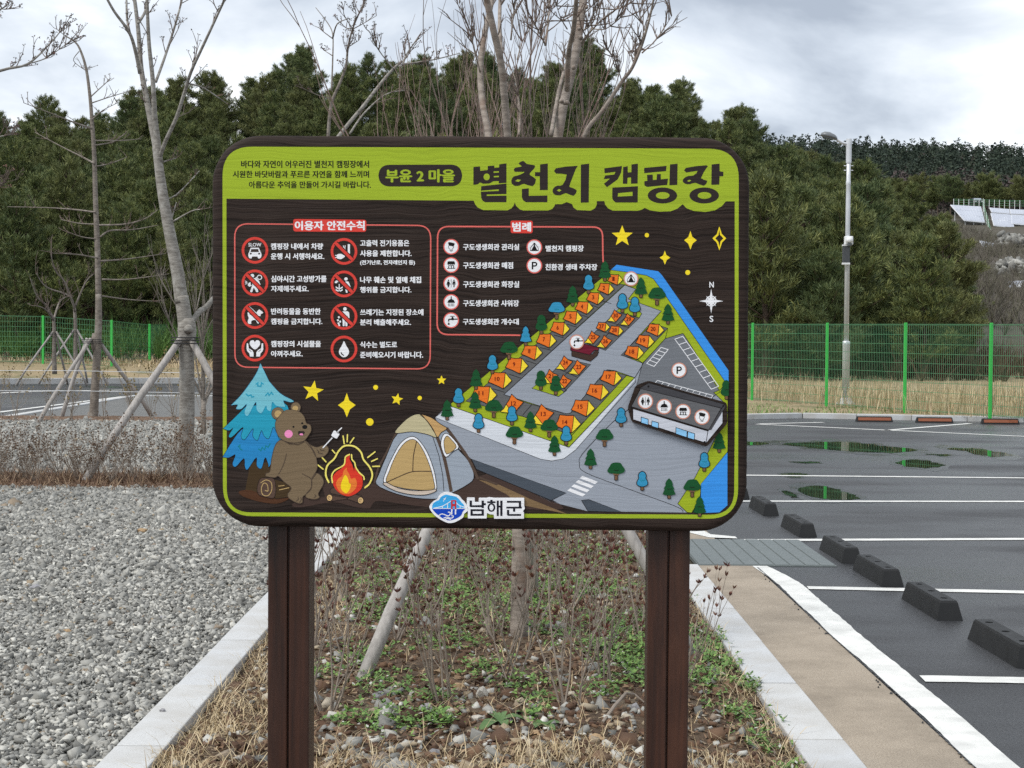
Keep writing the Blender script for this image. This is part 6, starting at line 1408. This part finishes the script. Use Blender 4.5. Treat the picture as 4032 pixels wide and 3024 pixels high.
# ================================================================== PINE WOOD ON THE HILL
def pine_proto(seed, H, rad, kind='cone', tuft=.30, dens=1.0):
    rnd = random.Random(seed); r2 = np.random.default_rng(seed); tr = MB().mat('pine_bark')
    bend = [Vector((rnd.uniform(-.15, .15) * H * .05 * k, rnd.uniform(-.15, .15) * H * .05 * k, H * k / 6)) for k in range(7)]
    tr.tube(bend, [H * .016 * (1.15 - .155 * k) for k in range(7)], 8)
    C, D = [], []
    def spine(z):
        f = min(5.999, max(0, z / H * 6)); i = int(f); return bend[i] + (bend[i+1] - bend[i]) * (f - i)
    z = H * (.16 if kind == 'cone' else .48)
    while z < H * .97:
        f = (z / H - .16) / .84 if kind == 'cone' else (z / H - .48) / .52
        prof = (1 - f) ** .55 * (.55 + .45 * min(1, f * 5)) if kind == 'cone' else (math.sin(math.pi * (.18 + .72 * f)) ** .8)
        nb = rnd.choice((4, 5, 5, 6)); a0 = rnd.uniform(0, 6.28)
        for k in range(nb):
            L_ = rad * prof * rnd.uniform(.45, 1.25) + .15; a_ = a0 + 6.28 * k / nb + rnd.uniform(-.35, .35); d = Vector((math.cos(a_), math.sin(a_), rnd.uniform(.0, .45) + .55 * f)).normalized(); p = spine(z); pts = [p]; q = p
            for s in range(4): d = (d + Vector((rnd.uniform(-.15, .15), rnd.uniform(-.15, .15), .10))).normalized(); q = q + d * L_ / 4; pts.append(q)
            tr.tube(pts, [.045, .036, .027, .018, .008], 4, False)
            n = max(6, int(L_ * 20 * dens))
            for s in range(n):
                t = 4 * (rnd.uniform(.22, 1.0) ** .75); i = min(3, int(t)); c = pts[i] + (pts[i+1] - pts[i]) * (t - i); w = L_ * .24
                side = Vector((-d.y, d.x, 0)); off = side * rnd.gauss(0, w) + Vector((0, 0, abs(rnd.gauss(0, .12)) + .02)); C.append(c + off); D.append((d * .7 + side * (1 if off.dot(side) > 0 else -1) * .5 + Vector((0, 0, .75))).normalized())
        z += H * rnd.uniform(.045, .075)
    for k in range(int(10 * dens)): C.append(bend[6] + Vector((rnd.gauss(0, .12), rnd.gauss(0, .12), rnd.uniform(-.5, .25)))); D.append(Vector((rnd.gauss(0, .3), rnd.gauss(0, .3), 1)).normalized())
    C = np.array([tuple(v) for v in C]); D = np.array([tuple(v) for v in D]); n = len(C); nl = 12
    # each tuft: a spray of slim needles bundles
    dirs = r2.normal(0, .5, (n, nl, 3)) + D[:, None, :]; dirs /= np.linalg.norm(dirs, axis=2, keepdims=True)
    ln = tuft * r2.uniform(.55, 1.2, (n, nl, 1)); sd = np.cross(dirs, r2.normal(0, 1, (n, nl, 3))); sd /= np.linalg.norm(sd, axis=2, keepdims=True); wd = tuft * .055
    base = C[:, None, :] + r2.normal(0, tuft * .18, (n, nl, 3)); V = np.stack([base - sd * wd * .5, base + dirs * ln * .55 - sd * wd, base + dirs * ln, base + dirs * ln * .5 + sd * wd], 2).reshape(-1, 3)
    F = np.arange(len(V)).reshape(-1, 4); tint = np.clip(r2.beta(2, 2.2, (n, 1)) + r2.normal(0, .12, (n, nl)), 0, 1).ravel()
    return tr.mesh('trunk', True), np_mesh('crown', V, F, 'pine_needle', tint)
pines = [pine_proto(501 + i, H, rd, 'cone', tf, 1.0) for i, (H, rd, tf) in enumerate([(9.0, 2.9, .36), (8.0, 2.7, .34), (10.0, 3.1, .37), (7.0, 2.9, .34), (8.6, 2.6, .35), (9.4, 3.3, .37)])]
umbr = [pine_proto(601 + i, H, rd, 'umbrella', .5, .8) for i, (H, rd) in enumerate([(9.0, 2.8), (8.2, 2.5), (9.6, 3.0)])]
def put_pine(protos, x, y, s, rnd, label, group, sx=1.0):
    t_, c_ = rnd.choice(protos); o = empty('pine_tree', (x, y, float(tz(x, y)) - .15), rnd.uniform(0, 6.28)); o.scale = (s * sx, s * sx, s); tag(o, label, 'pine tree', group); link('trunk', t_, o); link('crown', c_, o); return o
rnd = random.Random(90); npine = 0
yy = 51.0
rowk = 0
while yy < 114:
    step = 2.35 + (yy - 51) * .012
    xl, xr = -yy * .345, yy * (2062 - 1106) / 3300
    x = xl - 1 + rnd.uniform(0, step)
    while x < xr:
        jx, jy = x + rnd.uniform(-.8, .8), yy + rnd.uniform(-1.2, 1.2)
        left = jx < -3
        ok = (jy > 63.5 if left else jy > 50 + (3 if jx < 6 else 0))
        u = jx / jy * 3300 + 1106
        if 470 < u < 1600 and jy < 92 : ok = False          # wholly hidden behind the sign
        if ok:
            s = rnd.uniform(.5, .74) * (1.1 if jy < 70 else 1)
            if jx / jy * 3300 + 1106 > 1900: s *= .8
            if u < 470: part, row = 'left of the sign', ('in the front rank behind the left fence' if jy < 72 else ('on the skyline' if jy > 103 else 'midway up the hill'))
            elif u > 1600: part, row = 'right of the sign', ('in the front rank behind the right fence' if jy < 61 else ('on the skyline' if jy > 103 else 'midway up the hill'))
            else: part, row = ('above the left half of the sign' if u < 1050 else 'above the right half of the sign'), ('on the skyline' if jy > 103 else 'just below the skyline')
            lab = 'green pine %s, %s' % (row, part)
            put_pine(pines, jx, jy, s, rnd, lab, 'pines ' + row + ' ' + part, rnd.uniform(.9, 1.15)); npine += 1
        x += step * rnd.uniform(.75, 1.25)
    yy += 2.6 + (yy - 51) * .022
# where the sign or the frame hides the hill, the wood goes on as one mass
def wood_mass(name, label, x, y, h, m_, sz, seed, mat):
    r2 = np.random.default_rng(seed); n = len(x); z = tz(x, y); u = r2.random((n, m_)); a_ = r2.uniform(0, 6.28, (n, m_)); rr = (1 - u) ** .6 * (.4 + .6 * np.minimum(1, u * 4)) * (h * .34)[:, None] * r2.uniform(.4, 1.1, (n, m_))
    C = np.stack([x[:, None] + rr * np.cos(a_), y[:, None] + rr * np.sin(a_), z[:, None] + h[:, None] * (.12 + .88 * u)], -1).reshape(-1, 3); N = len(C); d1 = r2.normal(0, 1, (N, 3)); d1[:, 2] = abs(d1[:, 2]); d1 /= np.linalg.norm(d1, axis=1, keepdims=True); d2 = np.cross(d1, r2.normal(0, 1, (N, 3))); d2 /= np.linalg.norm(d2, axis=1, keepdims=True); s = r2.uniform(.6, 1.3, (N, 1)) * sz
    tag(link(name, np_mesh(name, np.stack([C - d2 * s * .3, C + d2 * s * .3, C + d1 * s * 1.3], 1).reshape(-1, 3), np.arange(N * 3).reshape(-1, 3), mat, np.repeat(r2.beta(2, 2, n), m_))), label, 'wood', kind='stuff')
r2 = np.random.default_rng(77); hx = r2.uniform(-95, 60, 900); hy = r2.uniform(64, 116, 900); hu = hx / hy * 3300 + 1106
hk = ((hu > 600) & (hu < 1480) & (hy < 84)) | (hu < -60); wood_mass('pine_wood', 'dark pine wood on the hill beyond the picture edge and the sign', hx[hk], hy[hk], r2.uniform(4.5, 6.5, hk.sum()), 520, .26, 4, 'pine_needle')
# flat-topped pines in a row on the far slope
for k in range(15):
    px = 1905 + k * 24 + rnd.uniform(-8, 8); Y = 318 + rnd.uniform(-8, 14); x = (px - 1106) / 3300 * Y; put_pine(umbr, x, Y, rnd.uniform(.8, 1.05), rnd, 'tall flat-topped pine in the row above the solar panels', 'flat-topped pines above the solar panels')
# far ridge: a wood that reads as one mass
def ridge_wood():
    r2 = np.random.default_rng(12); n = 2600; x = r2.uniform(40, 215, n); y = r2.uniform(335, 545, n); k = (x / y * 3300 + 1106 > 1540) & (x / y * 3300 + 1106 < 2290); x, y = x[k], y[k]; n = len(x); z = tz(x, y); h = r2.uniform(6, 10.5, n); m_ = 90
    u = r2.random((n, m_)); a_ = r2.uniform(0, 6.28, (n, m_)); prof = np.sqrt(1 - u) * (.4 + .6 * np.minimum(1, u * 4)); rr = prof * (h * .26)[:, None] * r2.uniform(.5, 1.1, (n, m_))
    C = np.stack([x[:, None] + rr * np.cos(a_), y[:, None] + rr * np.sin(a_), z[:, None] + h[:, None] * (.2 + .8 * u)], -1).reshape(-1, 3); N = len(C)
    d1 = r2.normal(0, 1, (N, 3)); d1[:, 2] = abs(d1[:, 2]) * .6; d1 /= np.linalg.norm(d1, axis=1, keepdims=True); d2 = np.cross(d1, r2.normal(0, 1, (N, 3))); d2 /= np.linalg.norm(d2, axis=1, keepdims=True); s = r2.uniform(.3, .75, (N, 1))
    V = np.stack([C - d2 * s * .5, C + d2 * s * .5, C + d1 * s * 1.3], 1).reshape(-1, 3); bare = (y < 395) & (r2.random(n) < .75)
    t = np.where(bare[:, None], r2.uniform(.88, 1, (n, 1)), r2.uniform(0, .85, (n, 1)) + r2.normal(0, .08, (n, m_))); return V, np.arange(len(V)).reshape(-1, 3), np.clip(t, 0, 1).ravel()
V, F, T = ridge_wood(); tag(link('ridge_wood', np_mesh('ridge_wood', V, F, 'ridge_needle', T)), 'distant dark wood covering the ridge behind the street lamp', 'wood', kind='stuff')
# brushwood and understory along the foot of the hill and on the right slope
def brush(name, label, xs_, ys_, hs, mat, n, m_, seed, tmax=1.0):
    r2 = np.random.default_rng(seed); x = r2.uniform(*xs_, n); y = r2.uniform(*ys_, n); k = (np.abs(x / y * 3300) < 1180); x, y = x[k], y[k]; n = len(x); z = tz(x, y); P = np.repeat(np.stack([x, y, z], -1), m_, 0); N = len(P); d = r2.normal(0, .45, (N, 3)); d[:, 2] = 1; d /= np.linalg.norm(d, axis=1, keepdims=True); l = r2.uniform(.4, 1, (N, 1)) * hs; P2 = P + d * l * .6; s = np.cross(d, r2.normal(0, 1, (N, 3))); s /= np.linalg.norm(s, axis=1, keepdims=True); w = hs * .011
    P3 = P2 + (d + r2.normal(0, .4, (N, 3))) * l * .45; V = np.stack([P - s * w, P + s * w, P2 + s * w * .7, P2 - s * w * .7, P3], 1).reshape(-1, 3); F = (np.array([[0, 1, 2], [0, 2, 3], [3, 2, 4]])[None] + (np.arange(N) * 5)[:, None, None]).reshape(-1, 3)
    tag(link(name, np_mesh(name, V, F, mat, np.repeat(r2.random(N) * tmax, 3))), label, 'brushwood', kind='stuff')
brush('brushwood', 'grey brown brushwood on the open slope below the solar panels', (26, 80), (70, 285), 2.0, 'scrub', 5200, 20, 5)
brush('underwood', 'dark tangled undergrowth at the foot of the pines', (-30, -1), (65, 80), 1.6, 'litter', 500, 20, 6, .15)
brush('underwood', 'dark tangled undergrowth behind the right fence', (3, 22), (50, 70), 1.5, 'litter', 500, 20, 16, .15)
brush('green_underwood', 'green undergrowth behind the left fence', (-26, -4), (62.5, 66), 1.5, 'weed_leaf', 420, 22, 17, .5)
r2 = np.random.default_rng(8)
# rubble banks on the slope
for (x0, y0, x1, y1, Y, h), lb in ((((1715, 930, 1890, 960, 235, 26)), 'grey rubble bank just under the solar panels'), (((1725, 1075, 1890, 1145, 190, 34)), 'grey rubble bank lower on the right slope')):
    n = 700; t = r2.random(n); px = (2900 + (x0 + (x1 - x0) * t) * .6028) / DS; py = (400 + (y0 + (y1 - y0) * t * .3 + r2.uniform(-h, h, n) * .9) * .6028) / DS; P = np.array([tuple(A(a, b, Y + c)) for a, b, c in zip(px, py, r2.normal(0, 1.0, n))]); rng = r2
    P[:, 2] = tz(P[:, 0], P[:, 1]) + np.abs(r2.normal(0, .5, n)); V, F = stones(P, r2.uniform(.4, 1.0, n), .6, .7); tag(link('rubble_bank', np_mesh('rubble_bank', V, F, 'gravel_stone', np.repeat(r2.beta(2, 3, n) * .7, 12))), lb, 'rubble', kind='stuff')
# solar arrays
def solar(q, nx_, ny_, Yb, Yt, label):
    """q: lower-left, lower-right, upper-right, upper-left in close-up pixels"""
    P_ = [((2900 + x * .6028) / DS, (400 + y * .6028) / DS) for x, y in q]; bl, br, ur, ul = A(*P_[0], Yb), A(*P_[1], Yb), A(*P_[2], Yt), A(*P_[3], Yt); root = empty('solar_array', tuple((bl + br) / 2 - Vector((0, 0, 1.0)))); tag(root, label, 'solar panels', 'solar arrays on the far slope'); o0 = root.location
    at = lambda u, v: (bl * (1-u) + br * u) * (1-v) + (ul * (1-u) + ur * u) * v - o0
    nrm = (br - bl).cross(ul - bl).normalized()
    if nrm.y > 0: nrm = -nrm
    mb = MB().mat('panel_frame'); lo = [at(-.01, -.01), at(1.01, -.01), at(1.01, 1.01), at(-.01, 1.01)]; mb.hexa([tuple(p - nrm * .18) for p in lo] + [tuple(p - nrm * .03) for p in lo])
    for u in (.1, .5, .9):
        for v in (.1, .9): p = at(u, v); mb.tube([tuple(p - nrm * .1), (p.x, p.y, p.z - 3.0)], .06, 5)
    mb.build('rack', root)
    for i in range(nx_):
        for j in range(ny_):
            c = [at((i + .06) / nx_, (j + .03) / ny_), at((i + .94) / nx_, (j + .03) / ny_), at((i + .94) / nx_, (j + .97) / ny_), at((i + .06) / nx_, (j + .97) / ny_)]; mb = MB().mat('panel_cell'); mb.hexa([tuple(p - nrm * .02) for p in c] + [tuple(p + nrm * .03) for p in c]); mb.build('panel', root)
solar([(1490, 775), (1622, 787), (1595, 685), (1400, 674)], 9, 3, 279, 285, 'left solar array on the far slope, partly behind pines'); solar([(1682, 808), (1816, 826), (1790, 738), (1662, 728)], 8, 2, 277, 281, 'lower front solar array on the far slope at right'); solar([(1668, 722), (1785, 732), (1780, 702), (1655, 692)], 7, 1, 283, 286, 'upper solar array on the far slope, left of two'); solar([(1792, 732), (1925, 738), (1920, 708), (1786, 702)], 8, 1, 283, 286, 'upper solar array on the far slope, at the picture edge'); solar([(1800, 796), (1925, 808), (1920, 745), (1796, 738)], 8, 1, 278, 281, 'lower solar array touching the right picture edge'); solar([(1625, 965), (1684, 984), (1680, 925), (1590, 908)], 5, 2, 232, 235, 'small solar array among pines lower on the slope'); solar([(1785, 1240), (1925, 1255), (1925, 1165), (1775, 1175)], 7, 3, 170, 174, 'lowest solar array behind the fence at right')
# thin boundary fence and a parked car by the arrays
fr = empty('boundary_fence', tuple(A((2900 + 1640 * .6028) / DS, (400 + 760 * .6028) / DS, 276))); tag(fr, 'thin pale green fence running down between the solar arrays', 'fence'); mb = MB().mat('fence_wire')
pp = [(1612, 655), (1618, 700), (1632, 745), (1645, 790), (1660, 855)]
PW = [A((2900 + x * .6028) / DS, (400 + y * .6028) / DS, 286 - i * 3) - fr.location for i, (x, y) in enumerate(pp)]
for p in PW: mb2 = MB().mat('white_plastic'); mb2.tube([p - Vector((0, 0, 2.0)), p + Vector((0, 0, .6))], .07, 5); mb2.build('post', fr)
for a_, b_ in zip(PW, PW[1:]):
    for dz in (-.9, -.5, -.1, .3, .55): mb.tube([a_ + Vector((0, 0, dz)), b_ + Vector((0, 0, dz))], .03, 3)
mb.build('rail_wires', fr)
fr = empty('boundary_fence', tuple(A(2112, 437, 292))); tag(fr, 'thin pale post fence along the top of the solar arrays', 'fence')
for k in range(16): p = A(2060 + k * 11, 438 + k * .25, 292) - fr.location; mb2 = MB().mat('white_plastic'); mb2.tube([p - Vector((0, 0, 1.0)), p + Vector((0, 0, .75))], .06, 5); mb2.build('post', fr)
mb = MB().mat('fence_wire'); a_ = A(2060, 438, 292) - fr.location; b_ = A(2225, 442, 292) - fr.location
for dz in (-.3, .1, .45, .7): mb.tube([a_ + Vector((0, 0, dz)), b_ + Vector((0, 0, dz))], .03, 3)
mb.build('rail_wires', fr)
cp = A(2108, 436, 299); car = empty('parked_car', (cp.x, cp.y, cp.z - .75)); tag(car, 'dark car parked far off above the solar panels', 'car')
mb = MB().mat('car_paint'); mb.prism([(-.9, y, z) for y, z in ((-2, .35), (-2, .8), (-1.2, .95), (-.7, 1.4), (1.2, 1.45), (1.9, .95), (2, .4))], [(.9, y, z) for y, z in ((-2, .35), (-2, .8), (-1.2, .95), (-.7, 1.4), (1.2, 1.45), (1.9, .95), (2, .4))]); mb.build('body', car, bevel=.08)
mb = MB().mat('car_glass'); mb.hexa([(-.75, -1.22, .98), (.75, -1.22, .98), (.66, -.78, 1.36), (-.66, -.78, 1.36), (-.75, -1.26, 1.0), (.75, -1.26, 1.0), (.66, -.82, 1.38), (-.66, -.82, 1.38)]); mb.build('windscreen', car)
for sx in (-1, 1):
    for sy in (-1.3, 1.3): mb = MB().mat('rubber'); mb.tube([(sx * .72, sy, .33), (sx * .92, sy, .33)], .33, 14); mb.build('wheel', car)
    mb = MB().mat('white_plastic'); mb.box((sx * .62 - .16, -2.04, .6), (sx * .62 + .16, -1.98, .74)); mb.build('headlight', car)
